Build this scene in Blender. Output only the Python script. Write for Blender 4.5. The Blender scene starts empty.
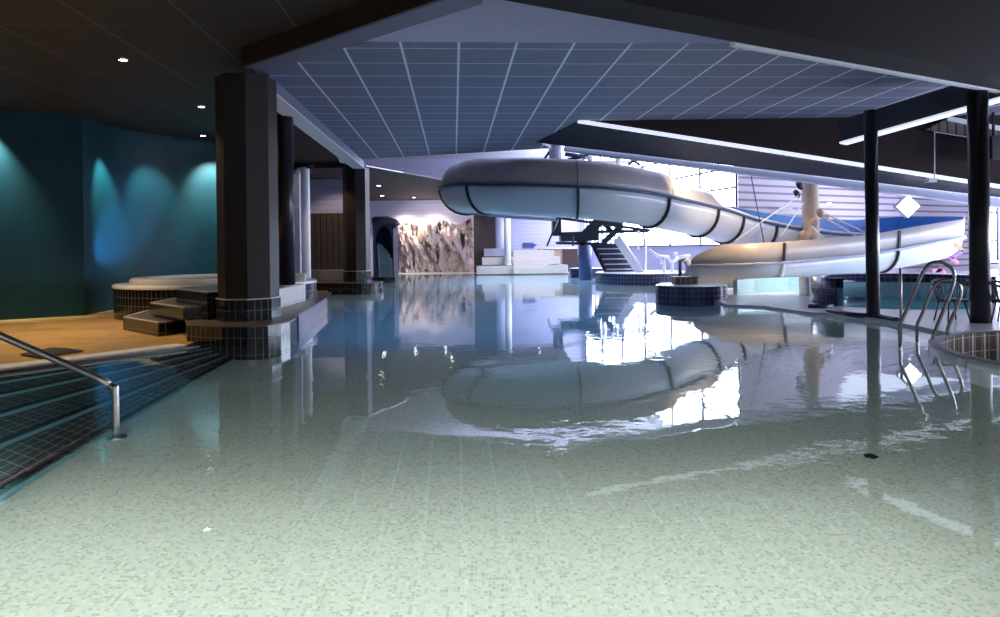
import bpy, math, random
from math import sin, cos, pi, radians, sqrt, atan2
from mathutils import Vector, Matrix, noise
random.seed(7)
C = bpy.context.scene.collection
SC = bpy.context.scene

# ------------------------------------------------------------------ camera model
F = 700.0; HC = 1.3; V0 = 248.0; RO = 0.0135
def ray(u, v):
    a = u - 500.0; b = V0 - v
    return ((a + RO * b) / F, (b - RO * a) / F)
def D(u, v, Y):                      # point seen at (u, v) at distance Y
    x, z = ray(u, v)
    return Vector((x * Y, Y, HC + z * Y))
def P(u, v, z=0.0):                  # point seen at (u, v) on the level z
    x, q = ray(u, v)
    Y = (z - HC) / q
    return Vector((x * Y, Y, z))
def xz(u, Y):                        # plan position for a column u at distance Y
    return ((u - 500.0) / F * Y, Y)

cam_d = bpy.data.cameras.new('camera'); cam = bpy.data.objects.new('camera', cam_d)
C.objects.link(cam); SC.camera = cam
cam_d.sensor_width = 36; cam_d.sensor_fit = 'HORIZONTAL'; cam_d.lens = 36 * F / 1000
cam_d.shift_y = (V0 - 308.5) / 1000; cam_d.clip_end = 300; cam_d.clip_start = 0.05
n = 1 / sqrt(1 + RO * RO)
cam.matrix_world = Matrix(((n, RO * n, 0, 0), (0, 0, -1, 0), (-RO * n, n, 0, HC), (0, 0, 0, 1)))

# ------------------------------------------------------------------ materials
def newmat(name):
    m = bpy.data.materials.new(name); m.use_nodes = True
    nt = m.node_tree; b = nt.nodes['Principled BSDF']
    return m, nt, b
def N(nt, t, **kw):
    x = nt.nodes.new(t)
    for k, v in kw.items(): setattr(x, k, v)
    return x
def plain(name, col, rough=.5, metal=0., var=.12, scale=8., bump=0., spec=.5, coat=0.):
    m, nt, b = newmat(name)
    tc = N(nt, 'ShaderNodeTexCoord'); ns = N(nt, 'ShaderNodeTexNoise')
    ns.inputs['Scale'].default_value = scale; ns.inputs['Detail'].default_value = 5
    nt.links.new(tc.outputs['Object'], ns.inputs['Vector'])
    r = N(nt, 'ShaderNodeValToRGB')
    r.color_ramp.elements[0].position = .3; r.color_ramp.elements[1].position = .7
    r.color_ramp.elements[0].color = tuple(max(0, c * (1 - var)) for c in col) + (1,)
    r.color_ramp.elements[1].color = tuple(min(1, c * (1 + var)) for c in col) + (1,)
    nt.links.new(ns.outputs['Fac'], r.inputs['Fac']); nt.links.new(r.outputs['Color'], b.inputs['Base Color'])
    b.inputs['Roughness'].default_value = rough; b.inputs['Metallic'].default_value = metal
    b.inputs['Specular IOR Level'].default_value = spec
    if coat: b.inputs['Coat Weight'].default_value = coat; b.inputs['Coat Roughness'].default_value = .05
    if bump:
        bp = N(nt, 'ShaderNodeBump'); bp.inputs['Strength'].default_value = bump; bp.inputs['Distance'].default_value = .02
        nt.links.new(ns.outputs['Fac'], bp.inputs['Height']); nt.links.new(bp.outputs['Normal'], b.inputs['Normal'])
    return m
def emit(name, col, s):
    m, nt, b = newmat(name)
    b.inputs['Base Color'].default_value = (.8, .8, .8, 1)
    b.inputs['Emission Color'].default_value = tuple(col) + (1,); b.inputs['Emission Strength'].default_value = s
    return m
def tiles(name, c1, c2, grout, w, h, mortar=.006, rough=.15, uv=True, bump=.3, bias=0., rot=0.):
    m, nt, b = newmat(name)
    tc = N(nt, 'ShaderNodeTexCoord'); br = N(nt, 'ShaderNodeTexBrick')
    br.offset = 0; br.squash = 1
    br.inputs['Color1'].default_value = tuple(c1) + (1,); br.inputs['Color2'].default_value = tuple(c2) + (1,)
    br.inputs['Mortar'].default_value = tuple(grout) + (1,)
    br.inputs['Scale'].default_value = 1; br.inputs['Mortar Size'].default_value = mortar
    br.inputs['Mortar Smooth'].default_value = .1; br.inputs['Bias'].default_value = bias
    br.inputs['Brick Width'].default_value = w; br.inputs['Row Height'].default_value = h
    src = tc.outputs['UV' if uv else 'Object']
    mp = N(nt, 'ShaderNodeMapping'); mp.inputs['Rotation'].default_value = (0, 0, rot)
    nt.links.new(src, mp.inputs['Vector'])
    nt.links.new(mp.outputs['Vector'], br.inputs['Vector'])
    nt.links.new(br.outputs['Color'], b.inputs['Base Color'])
    b.inputs['Roughness'].default_value = rough
    bp = N(nt, 'ShaderNodeBump'); bp.invert = True; bp.inputs['Strength'].default_value = bump; bp.inputs['Distance'].default_value = .003
    nt.links.new(br.outputs['Fac'], bp.inputs['Height']); nt.links.new(bp.outputs['Normal'], b.inputs['Normal'])
    return m

M = {}
M['black_tile'] = tiles('black_tile', (.006, .006, .008), (.012, .011, .013), (.15, .14, .138), .1, .155, .005, .14)
M['step_tile'] = tiles('step_tile', (.055, .045, .05), (.09, .07, .072), (.36, .33, .33), .16, .115, .006, .3)
M['brown_tile'] = tiles('brown_tile', (.10, .055, .04), (.14, .075, .05), (.6, .48, .33), .13, .2, .006, .3)
M['plinth_top'] = tiles('plinth_top', (.09, .07, .065), (.12, .09, .08), (.3, .26, .22), .1, .1, .004, .35)
M['trim_tile'] = plain('trim_tile', (.72, .66, .62), .3)
M['sheen_tile'] = tiles('sheen_tile', (.42, .44, .56), (.5, .52, .62), (.3, .3, .4), .1, .155, .005, .1)  # paler version of the black tile, reflected brightness put into the colour
M['cyan_tile'] = tiles('cyan_tile', (.25, .62, .72), (.32, .7, .78), (.7, .85, .88), .05, .05, .004, .15)
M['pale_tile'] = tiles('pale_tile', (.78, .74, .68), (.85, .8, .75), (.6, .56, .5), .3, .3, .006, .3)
M['riser_teal'] = plain('riser_teal', (.16, .33, .38), .35)
M['nosing'] = plain('nosing', (.01, .01, .012), .3)
M['coping'] = plain('coping', (.9, .84, .74), .45, bump=.1)
M['deck_sand'] = plain('deck_sand', (.50, .29, .10), .42, var=.22, scale=3, bump=.15)
M['deck_white'] = tiles('deck_white', (.82, .82, .86), (.86, .86, .88), (.7, .7, .75), .2, .2, .005, .25)
M['teal_wall'] = plain('teal_wall', (.0035, .036, .052), .5, spec=.3, var=.18, scale=1.3)
M['dark_ceiling'] = None
M['column_paint'] = plain('column_paint', (.026, .018, .018), .45, spec=.3, var=.05)
M['column_dark'] = plain('column_dark', (.016, .013, .018), .3, var=.05)
M['brown_beam'] = plain('brown_beam', (.012, .008, .007), .7, spec=.2, var=.1, scale=20)
M['blue_beam'] = plain('blue_beam', (.05, .055, .085), .5, var=.05)
M['white_trim'] = plain('white_trim', (.88, .9, .95), .4, var=.04)
M['lilac_wall'] = plain('lilac_wall', (.46, .45, .62), .5, var=.04)
M['pale_wall'] = plain('pale_wall', (.8, .78, .82), .5, var=.03)
M['white_paint'] = plain('white_paint', (.8, .8, .84), .4, var=.03)
M['tub_shell'] = plain('tub_shell', (.82, .76, .7), .2, var=.03)
M['steel'] = plain('steel', (.78, .72, .66), .3, metal=1., var=.05)
M['chrome'] = plain('chrome', (.46, .42, .43), .16, metal=1., var=.05)
M['dark_steel'] = plain('dark_steel', (.02, .024, .035), .35, metal=.3)
M['slide_white'] = plain('slide_white', (.62, .66, .72), .28, var=.04, scale=2, coat=.3)
M['slide_cover'] = plain('slide_cover', (.42, .385, .39), .35, var=.05, scale=2)
M['cover_dark'] = plain('cover_dark', (.25, .22, .24), .5)
M['slide_blue'] = plain('slide_blue', (.035, .2, .55), .25, var=.1)
M['flange_blue'] = plain('flange_blue', (.05, .08, .18), .4)
M['joint_black'] = plain('joint_black', (.015, .015, .02), .4)
M['yellow_paint'] = plain('yellow_paint', (.6, .46, .33), .35)
M['copper_clamp'] = plain('copper_clamp', (.6, .38, .27), .4)
M['wood_orange'] = plain('wood_orange', (.42, .16, .03), .4, var=.3)
M['wood_dark'] = None
M['rattan'] = plain('rattan', (.08, .06, .09), .45)
M['blue_vinyl'] = plain('blue_vinyl', (.01, .06, .3), .35, var=.3)
M['brown_panel'] = plain('brown_panel', (.06, .035, .035), .5, var=.15)
M['tan_block'] = plain('tan_block', (.5, .38, .3), .45)
M['rubber'] = plain('rubber', (.025, .02, .018), .5)
M['speaker'] = plain('speaker', (.008, .01, .02), .4)
M['pink'] = plain('pink', (.8, .25, .4), .4); M['orange'] = plain('orange', (.85, .4, .2), .4); M['purple'] = plain('purple', (.35, .15, .5), .4)
M['daylight'] = emit('daylight', (.72, .80, 1.), 12.)
M['side_fill'] = emit('side_fill', (.70, .78, 1.), 16.)  # glow of the added side window, out of view
M['lamp_face'] = emit('lamp_face', (1., .93, .8), 25.)
M['edge_strip'] = emit('edge_strip', (.78, .82, 1.), .85)  # white beam edges made to glow by added emission, no lamp in them
M['sign_face'] = emit('sign_face', (.92, .96, 1.), 6)

# panelled ceilings: seams drawn from object coordinates (all seams belong to the panels)
AZ = radians(3.76)
def panel_mat(name, base, line, sx, sy, ox, oy, lw, rot, rough=.7):
    m, nt, b = newmat(name)
    tc = N(nt, 'ShaderNodeTexCoord'); sep = N(nt, 'ShaderNodeSeparateXYZ')
    vr = N(nt, 'ShaderNodeVectorRotate'); vr.rotation_type = 'Z_AXIS'; vr.inputs['Angle'].default_value = rot
    nt.links.new(tc.outputs['Object'], vr.inputs['Vector']); nt.links.new(vr.outputs['Vector'], sep.inputs['Vector'])
    outs = []
    for ax, s, o in (('X', sx, ox), ('Y', sy, oy)):
        a = N(nt, 'ShaderNodeMath', operation='SUBTRACT'); a.inputs[1].default_value = o
        nt.links.new(sep.outputs[ax], a.inputs[0])
        d = N(nt, 'ShaderNodeMath', operation='PINGPONG'); d.inputs[1].default_value = s / 2
        nt.links.new(a.outputs[0], d.inputs[0])
        l = N(nt, 'ShaderNodeMath', operation='LESS_THAN'); l.inputs[1].default_value = lw * (1.6 if ax == 'X' else 1) / 2
        nt.links.new(d.outputs[0], l.inputs[0]); outs.append(l)
    mx = N(nt, 'ShaderNodeMath', operation='MAXIMUM')
    nt.links.new(outs[0].outputs[0], mx.inputs[0]); nt.links.new(outs[1].outputs[0], mx.inputs[1])
    ns = N(nt, 'ShaderNodeTexNoise'); ns.inputs['Scale'].default_value = 60
    nt.links.new(tc.outputs['Object'], ns.inputs['Vector'])
    c1 = N(nt, 'ShaderNodeMix', data_type='RGBA'); c1.inputs['A'].default_value = tuple(c * .85 for c in base) + (1,)
    c1.inputs['B'].default_value = tuple(c * 1.15 for c in base) + (1,)
    nt.links.new(ns.outputs['Fac'], c1.inputs['Factor'])
    c2 = N(nt, 'ShaderNodeMix', data_type='RGBA'); c2.inputs['B'].default_value = tuple(line) + (1,)
    nt.links.new(mx.outputs[0], c2.inputs['Factor']); nt.links.new(c1.outputs['Result'], c2.inputs['A'])
    nt.links.new(c2.outputs['Result'], b.inputs['Base Color'])
    b.inputs['Roughness'].default_value = rough
    return m
M['grid_ceiling'] = panel_mat('grid_ceiling', (.19, .20, .30), (.9, .92, 1.), .765, .755, .10, .41, .022, -AZ, .6)
M['dark_ceiling'] = panel_mat('dark_ceiling', (.034, .023, .020), (.13, .12, .15), 1.2, 1.2, .45, .55, .014, -AZ, .6)

def slat_mat(name, c1, c2, step, gap, axis='Z', rough=.5, bump=.6):
    m, nt, b = newmat(name)
    tc = N(nt, 'ShaderNodeTexCoord'); sep = N(nt, 'ShaderNodeSeparateXYZ')
    nt.links.new(tc.outputs['UV'], sep.inputs['Vector'])
    md = N(nt, 'ShaderNodeMath', operation='PINGPONG'); md.inputs[1].default_value = step / 2
    nt.links.new(sep.outputs['Y' if axis == 'Z' else 'X'], md.inputs[0])
    mr = N(nt, 'ShaderNodeMapRange'); mr.inputs['From Min'].default_value = gap * .5; mr.inputs['From Max'].default_value = gap
    nt.links.new(md.outputs[0], mr.inputs['Value'])
    c = N(nt, 'ShaderNodeMix', data_type='RGBA'); c.inputs['A'].default_value = tuple(c2) + (1,); c.inputs['B'].default_value = tuple(c1) + (1,)
    nt.links.new(mr.outputs['Result'], c.inputs['Factor']); nt.links.new(c.outputs['Result'], b.inputs['Base Color'])
    b.inputs['Roughness'].default_value = rough
    bp = N(nt, 'ShaderNodeBump'); bp.inputs['Strength'].default_value = bump; bp.inputs['Distance'].default_value = .02
    nt.links.new(mr.outputs['Result'], bp.inputs['Height']); nt.links.new(bp.outputs['Normal'], b.inputs['Normal'])
    return m
M['cladding'] = slat_mat('cladding', (.47, .41, .47), (.17, .13, .2), .26, .05)
M['siding_fine'] = slat_mat('siding_fine', (.50, .49, .70), (.38, .36, .56), .2, .012)
M['wood_dark'] = slat_mat('wood_dark', (.085, .05, .032), (.012, .008, .006), .22, .03, 'X')
M['soffit_slats'] = slat_mat('soffit_slats', (.13, .09, .085), (.02, .015, .015), .18, .03, 'X')

# pool floor mosaic
m, nt, b = newmat('pool_mosaic'); M['mosaic'] = m
tc = N(nt, 'ShaderNodeTexCoord'); br = N(nt, 'ShaderNodeTexBrick'); br.offset = 0
br.inputs['Scale'].default_value = 1; br.inputs['Brick Width'].default_value = .021; br.inputs['Row Height'].default_value = .021
br.inputs['Mortar Size'].default_value = .0018; br.inputs['Color1'].default_value = (0, 0, 0, 1); br.inputs['Color2'].default_value = (1, 1, 1, 1)
br.inputs['Mortar'].default_value = (.55, .55, .55, 1)
nt.links.new(tc.outputs['Object'], br.inputs['Vector'])
rp = N(nt, 'ShaderNodeValToRGB'); e = rp.color_ramp.elements
e[0].position = 0; e[0].color = (.42, .48, .38, 1); e[1].position = 1; e[1].color = (.76, .80, .70, 1)
for p_, c_ in ((.10, (.52, .54, .40, 1)), (.3, (.56, .66, .57, 1)), (.6, (.66, .72, .62, 1)), (.88, (.72, .73, .57, 1))):
    k = e.new(p_); k.color = c_
nt.links.new(br.outputs['Color'], rp.inputs['Fac'])
mxm = N(nt, 'ShaderNodeMix', data_type='RGBA'); mxm.inputs['B'].default_value = (.68, .72, .66, 1)
nt.links.new(br.outputs['Fac'], mxm.inputs['Factor']); nt.links.new(rp.outputs['Color'], mxm.inputs['A'])
nt.links.new(mxm.outputs['Result'], b.inputs['Base Color']); b.inputs['Roughness'].default_value = .4

# water: a refracting, mirroring surface with faint ripples
m, nt, b = newmat('pool_water'); M['water'] = m
nt.nodes.remove(b)
gl = N(nt, 'ShaderNodeBsdfGlass'); gl.inputs['IOR'].default_value = 1.333; gl.inputs['Roughness'].default_value = 0
gl.inputs['Color'].default_value = (.95, .99, .99, 1)
tc = N(nt, 'ShaderNodeTexCoord'); n1 = N(nt, 'ShaderNodeTexNoise'); n1.inputs['Scale'].default_value = 5.; n1.inputs['Detail'].default_value = 3
n2 = N(nt, 'ShaderNodeTexNoise'); n2.inputs['Scale'].default_value = .55; n2.inputs['Detail'].default_value = 1
nt.links.new(tc.outputs['Object'], n1.inputs['Vector']); nt.links.new(tc.outputs['Object'], n2.inputs['Vector'])
mr = N(nt, 'ShaderNodeMapRange'); mr.inputs['From Min'].default_value = .42; mr.inputs['From Max'].default_value = .68
mr.inputs['To Min'].default_value = .08; mr.inputs['To Max'].default_value = 1.
nt.links.new(n2.outputs['Fac'], mr.inputs['Value'])
mu = N(nt, 'ShaderNodeMath', operation='MULTIPLY'); nt.links.new(n1.outputs['Fac'], mu.inputs[0]); nt.links.new(mr.outputs['Result'], mu.inputs[1])
bp = N(nt, 'ShaderNodeBump'); bp.inputs['Strength'].default_value = 1; bp.inputs['Distance'].default_value = .0034
nt.links.new(mu.outputs[0], bp.inputs['Height']); nt.links.new(bp.outputs['Normal'], gl.inputs['Normal'])
nt.links.new(gl.outputs[0], nt.nodes['Material Output'].inputs['Surface'])

# rock
m, nt, b = newmat('rock_face'); M['rock'] = m
tc = N(nt, 'ShaderNodeTexCoord'); mp = N(nt, 'ShaderNodeMapping'); mp.inputs['Scale'].default_value = (2.3, 1, .55); mp.inputs['Rotation'].default_value = (0, .18, 0)
n1 = N(nt, 'ShaderNodeTexNoise'); n1.inputs['Scale'].default_value = 1.25; n1.inputs['Detail'].default_value = 9; n1.inputs['Roughness'].default_value = .7
n1.inputs['Distortion'].default_value = 1.9
nt.links.new(tc.outputs['Object'], mp.inputs['Vector']); nt.links.new(mp.outputs['Vector'], n1.inputs['Vector'])
rp = N(nt, 'ShaderNodeValToRGB'); e = rp.color_ramp.elements
e[0].position = .38; e[0].color = (.02, .018, .03, 1); e[1].position = .7; e[1].color = (.7, .64, .66, 1)
for p_, c_ in ((.43, (.20, .12, .09, 1)), (.47, (.70, .64, .70, 1)), (.51, (.42, .36, .44, 1)), (.54, (.60, .32, .14, 1)), (.575, (.72, .66, .70, 1)), (.64, (.40, .33, .42, 1))):
    k = e.new(p_); k.color = c_
nt.links.new(n1.outputs['Fac'], rp.inputs['Fac']); nt.links.new(rp.outputs['Color'], b.inputs['Base Color'])
b.inputs['Roughness'].default_value = .7
bp = N(nt, 'ShaderNodeBump'); bp.inputs['Strength'].default_value = .8; bp.inputs['Distance'].default_value = .2
nt.links.new(n1.outputs['Fac'], bp.inputs['Height']); nt.links.new(bp.outputs['Normal'], b.inputs['Normal'])

# ------------------------------------------------------------------ mesh helpers
WLOC = {}
class B:
    """collects faces in world space; build() links one mesh object with its origin at its base"""
    def __init__(s): s.v = []; s.f = []; s.uv = []; s.sm = []
    def face(s, pts, uv=None, smooth=False):
        i = len(s.v); s.v += [Vector(p) for p in pts]
        s.f.append(tuple(range(i, i + len(pts)))); s.sm.append(smooth)
        if uv is None:
            p0, p1 = Vector(pts[0]), Vector(pts[1])
            nrm = (p1 - p0).cross(Vector(pts[2]) - p0)
            if nrm.length < 1e-9: nrm = Vector((0, 0, 1))
            nrm.normalize()
            if abs(nrm.z) > .7: uv = [(p[0], p[1]) for p in pts]
            else:
                t = Vector((-nrm.y, nrm.x, 0)).normalized()
                uv = [(Vector(p).dot(t), p[2]) for p in pts]
        s.uv.append(uv); return s
    def prism(s, poly, z0, z1, caps=True, smooth=False, top=True, closed=True, uvz=None):
        n_ = len(poly); L = 0
        ar = sum(poly[i][0] * poly[(i + 1) % n_][1] - poly[(i + 1) % n_][0] * poly[i][1] for i in range(n_))
        if ar < 0: poly = list(reversed(poly))
        zt = z1 if uvz is None else uvz
        for i in range(n_ if closed else n_ - 1):
            a, b_ = poly[i], poly[(i + 1) % n_]
            d = math.hypot(b_[0] - a[0], b_[1] - a[1])
            s.face([(a[0], a[1], z0), (b_[0], b_[1], z0), (b_[0], b_[1], z1), (a[0], a[1], z1)],
                   [(L, z0 - zt), (L + d, z0 - zt), (L + d, z1 - zt), (L, z1 - zt)], smooth)
            L += d
        if caps:
            if top: s.face([(p[0], p[1], z1) for p in poly])
            s.face([(p[0], p[1], z0) for p in reversed(poly)])
        return s
    def box(s, x0, x1, y0, y1, z0, z1):
        return s.prism([(x0, y0), (x1, y0), (x1, y1), (x0, y1)], z0, z1)
    def bar(s, a, b_, w, h):           # rectangular bar from a to b
        a, b_ = Vector(a), Vector(b_); d = (b_ - a).normalized()
        up = Vector((0, 0, 1)) if abs(d.z) < .95 else Vector((0, 1, 0))
        r = d.cross(up).normalized(); u = r.cross(d).normalized()
        q = [r * w / 2 + u * h / 2, -r * w / 2 + u * h / 2, -r * w / 2 - u * h / 2, r * w / 2 - u * h / 2]
        A = [a + k for k in q]; Bq = [b_ + k for k in q]
        for i in range(4):
            j = (i + 1) % 4; s.face([A[i], A[j], Bq[j], Bq[i]])
        s.face(list(reversed(A))); s.face(Bq); return s
    def tube(s, pts, r, seg=14, caps=True, rr=None):
        pts = [Vector(p) for p in pts]; rings = []; prev = None
        for i, p in enumerate(pts):
            t = (pts[min(i + 1, len(pts) - 1)] - pts[max(i - 1, 0)]).normalized()
            if prev is None:
                up = Vector((0, 0, 1)) if abs(t.z) < .9 else Vector((1, 0, 0))
                x = t.cross(up).normalized()
            else: x = (prev - t * prev.dot(t)).normalized()
            prev = x; y = t.cross(x); rad = rr[i] if rr else r
            rings.append([p + (x * cos(2 * pi * k / seg) + y * sin(2 * pi * k / seg)) * rad for k in range(seg)])
        for i in range(len(rings) - 1):
            for k in range(seg):
                j = (k + 1) % seg
                s.face([rings[i][k], rings[i][j], rings[i + 1][j], rings[i + 1][k]],
                       [(k / seg, i), ((k + 1) / seg, i), ((k + 1) / seg, i + 1), (k / seg, i + 1)], True)
        if caps: s.face(list(reversed(rings[0]))); s.face(rings[-1])
        return s
    def lathe(s, c, prof, seg=48, a0=0., a1=2 * pi, smooth=True):
        ang = [a0 + (a1 - a0) * k / seg for k in range(seg + 1)]
        for i in range(len(prof) - 1):
            (r0, z0), (r1, z1) = prof[i], prof[i + 1]; rm = max(r0, r1)
            dl = math.hypot(r1 - r0, z1 - z0)
            for k in range(seg):
                A, Z = ang[k], ang[k + 1]
                flat = abs(z1 - z0) < 1e-6
                pts = [(c[0] + r0 * cos(A), c[1] + r0 * sin(A), z0), (c[0] + r0 * cos(Z), c[1] + r0 * sin(Z), z0),
                       (c[0] + r1 * cos(Z), c[1] + r1 * sin(Z), z1), (c[0] + r1 * cos(A), c[1] + r1 * sin(A), z1)]
                if r0 < 1e-6: pts = pts[1:]; uv = None
                elif r1 < 1e-6: pts = pts[:3]; uv = None
                else: uv = [(p[0], p[1]) for p in pts] if flat else [(A * rm, z0), (Z * rm, z0), (Z * rm, z1), (A * rm, z1)]
                if r0 < 1e-6 or r1 < 1e-6: uv = [(p[0], p[1]) for p in pts]
                s.face(pts, uv, smooth)
        return s
    def build(s, name, mat, parent=None, merge=True, fixn=False, bevel=0, solid=0, label=None):
        xs = [p.x for p in s.v]; ys = [p.y for p in s.v]; zs = [p.z for p in s.v]
        org = Vector(((min(xs) + max(xs)) / 2, (min(ys) + max(ys)) / 2, min(zs)))
        if name == 'pool_floor' or name == 'pool_water' or name.startswith('ceiling') or name == 'floor': org = Vector((0, 0, org.z))
        me = bpy.data.meshes.new(name); me.from_pydata([p - org for p in s.v], [], s.f)
        uvl = me.uv_layers.new(name='UVMap'); k = 0
        for u in s.uv:
            for q in u: uvl.data[k].uv = q; k += 1
        me.polygons.foreach_set('use_smooth', s.sm)
        if merge:
            import bmesh
            bm = bmesh.new(); bm.from_mesh(me); bmesh.ops.remove_doubles(bm, verts=bm.verts, dist=1e-5)
            if fixn: bmesh.ops.recalc_face_normals(bm, faces=bm.faces)
            bm.to_mesh(me); bm.free()
        me.materials.append(M[mat] if isinstance(mat, str) else mat)
        o = bpy.data.objects.new(name, me); C.objects.link(o); WLOC[o.name] = org
        if parent is not None: o.parent = parent; o.location = org - WLOC[parent.name]
        else: o.location = org
        if bevel:
            md = o.modifiers.new('bevel', 'BEVEL'); md.width = bevel; md.segments = 2; md.limit_method = 'ANGLE'
        if solid:
            md = o.modifiers.new('solid', 'SOLIDIFY'); md.thickness = solid; md.offset = 0
        if label: o['label'] = label
        return o
def empty(name, loc, label, cat, group=None):
    o = bpy.data.objects.new(name, None); C.objects.link(o); o.location = loc; o.empty_display_size = .1
    WLOC[o.name] = Vector(loc); o['label'] = label; o['category'] = cat
    if group: o['group'] = group
    return o
def tag(o, label, cat, group=None):
    o['label'] = label; o['category'] = cat
    if group: o['group'] = group
    return o
def struct(o, label=None, kind='structure'):
    o['kind'] = kind
    if label: o['label'] = label
    return o
def copy_tree(o, parent=None):
    c = o.copy(); C.objects.link(c); WLOC[c.name] = WLOC[o.name].copy()
    if parent is not None: c.parent = parent
    for ch in list(o.children): copy_tree(ch, c)
    return c
def arc(cx, cy, r, a0, a1, n_=16):
    return [(cx + r * cos(radians(a0 + (a1 - a0) * k / n_)), cy + r * sin(radians(a0 + (a1 - a0) * k / n_))) for k in range(n_ + 1)]
def xy(p): return (p[0], p[1])
def cr(pts, n_=8):                    # Catmull-Rom through points of any dimension
    out = []
    pts = [tuple(p) for p in pts]
    for i in range(len(pts) - 1):
        p0 = pts[max(i - 1, 0)]; p1 = pts[i]; p2 = pts[i + 1]; p3 = pts[min(i + 2, len(pts) - 1)]
        for k in range(n_):
            t = k / n_
            out.append(tuple(.5 * (2 * b_ + (c_ - a_) * t + (2 * a_ - 5 * b_ + 4 * c_ - d_) * t * t + (3 * b_ - a_ - 3 * c_ + d_) * t ** 3)
                             for a_, b_, c_, d_ in zip(p0, p1, p2, p3)))
    out.append(pts[-1]); return out

# ================================================================== WATER AND POOL SHELL
DZ = .04                               # deck level
b_ = B(); b_.face([(-14, -3, -1.1), (30, -3, -1.1), (30, 40, -1.1), (-14, 40, -1.1)])
struct(b_.build('pool_floor', 'mosaic'))
b_ = B(); b_.box(-14, 30, -3.2, -3, -1.1, 5)
struct(b_.build('wall_rear', 'pale_wall'))

# left deck: coping edge line from A (near) to E (by the plinth)
M['lilac_beam'] = plain('lilac_beam', (.16, .15, .23), .5, var=.04)
A0 = P(0, 369, DZ); E0 = P(186, 345.5, DZ)
dirv = (E0 - A0); dirv.z = 0; dirv.normalize(); nl = Vector((-dirv.y, dirv.x, 0))    # nl points to the left (deck side)
N0 = A0 - dirv * 7.5
dk = [xy(N0), xy(E0), xy(P(215, 333, DZ)), (-4.2, 12.5), (-3.75, 14.6), (-4.3, 17), (-5.5, 22.4), (-5.2, 23), (-6.5, 28), (-6.5, 40), (-14, 40), (-14, -3), (N0.x - .01, -3)]
struct(B().prism(dk, -1.1, DZ).build('floor_left', 'deck_sand'))
cw = .36
cp = [xy(N0), xy(E0), xy(E0 + nl * cw * .4 - dirv * .2), xy(N0 + nl * cw)]
struct(B().prism([xy(N0 + nl * .0), xy(E0), xy(E0 + nl * .24), xy(N0 + nl * .40)], DZ - .02, DZ + .012).build('trim_1', 'coping'), 'pale stone coping along the left pool edge')
mt = [xy(P(u, v, DZ)) for u, v in ((20, 355.5), (52, 349), (66, 349.5), (84, 352), (60, 355.5), (42, 359.5), (28, 357))]
tag(B().prism(mt, DZ + .012, DZ + .022).build('floor_mat', 'rubber'), 'dark mat lying over the pale coping behind the handrail', 'mat')

# submerged steps: floor contact found through the refracting surface
def refr(u, v, d):
    p = P(u, v, 0); r = Vector((p.x, p.y, -HC)).normalized(); k = 1 / 1.333
    c1 = -r.z; s2 = k * k * (1 - c1 * c1); c2 = sqrt(1 - s2)
    t = Vector((r.x * k, r.y * k, -c2)); q = p + t * (d / c2); return q
Fa = refr(0, 503, 1.1); Fb = refr(238, 358, 1.1)
sa = (Fa - A0).dot(-nl); sb = (Fb - A0).dot(-nl)
print('STEP', A0, E0, Fa, Fb, sa, sb)
st = empty('pool_steps', (A0 + dirv * 1 - nl * .8).to_tuple()[:2] + (-1.1,), 'wide submerged flight of dark tiled steps with teal risers, left of the pool', 'steps')
nst = 5
bdn = (Fa - Fb); bdn.z = 0; bdn.normalize()
TN, TF = Vector((N0.x, N0.y, 0)), Vector((E0.x, E0.y, 0)) + dirv * .35
BN, BF = Vector((Fb.x, Fb.y, 0)) + bdn * 12.4, Vector((Fb.x, Fb.y, 0)) - bdn * .35
def edge_ln(t): return TN.lerp(BN, t), TF.lerp(BF, t)
def off(t, d):                        # the same edge shifted by d toward the pool
    a, c = edge_ln(t); q = (c - a).normalized(); nn = Vector((q.y, -q.x, 0)); return a + nn * d, c + nn * d
for i in range(nst):
    t0, t1 = i / nst, (i + 1) / nst
    zt = -.10 - (1.1 - .10) * i / nst; zb = zt - (1.1 - .10) / nst
    a0_, c0_ = edge_ln(t0); a1_, c1_ = edge_ln(t1); Ls = (c1_ - a1_).length
    ob = B(); ob.face([(*xy(a0_), zt), (*xy(a1_), zt), (*xy(c1_), zt), (*xy(c0_), zt)], [(0, (a1_ - a0_).length), (0, 0), (Ls, 0), (Ls, (c1_ - c0_).length)])
    td = ob.build('tread', 'step_tile', st, merge=False)
    p0, q0 = off(t1, -.05); p1, q1 = off(t1, 0)
    B().prism([xy(p0), xy(q0), xy(q1), xy(p1)], zb, zt - .045, caps=False).build('riser', 'riser_teal', st)
    p1, q1 = off(t1, .014)
    B().prism([xy(p0), xy(q0), xy(q1), xy(p1)], zt - .05, zt + .004).build('nosing', 'nosing', td)
p0, q0 = off(0, -.01); p1, q1 = off(0, .012)
B().prism([xy(p0), xy(q0), xy(q1), xy(p1)], -.10, DZ - .02).build('riser', 'nosing', st)

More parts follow.
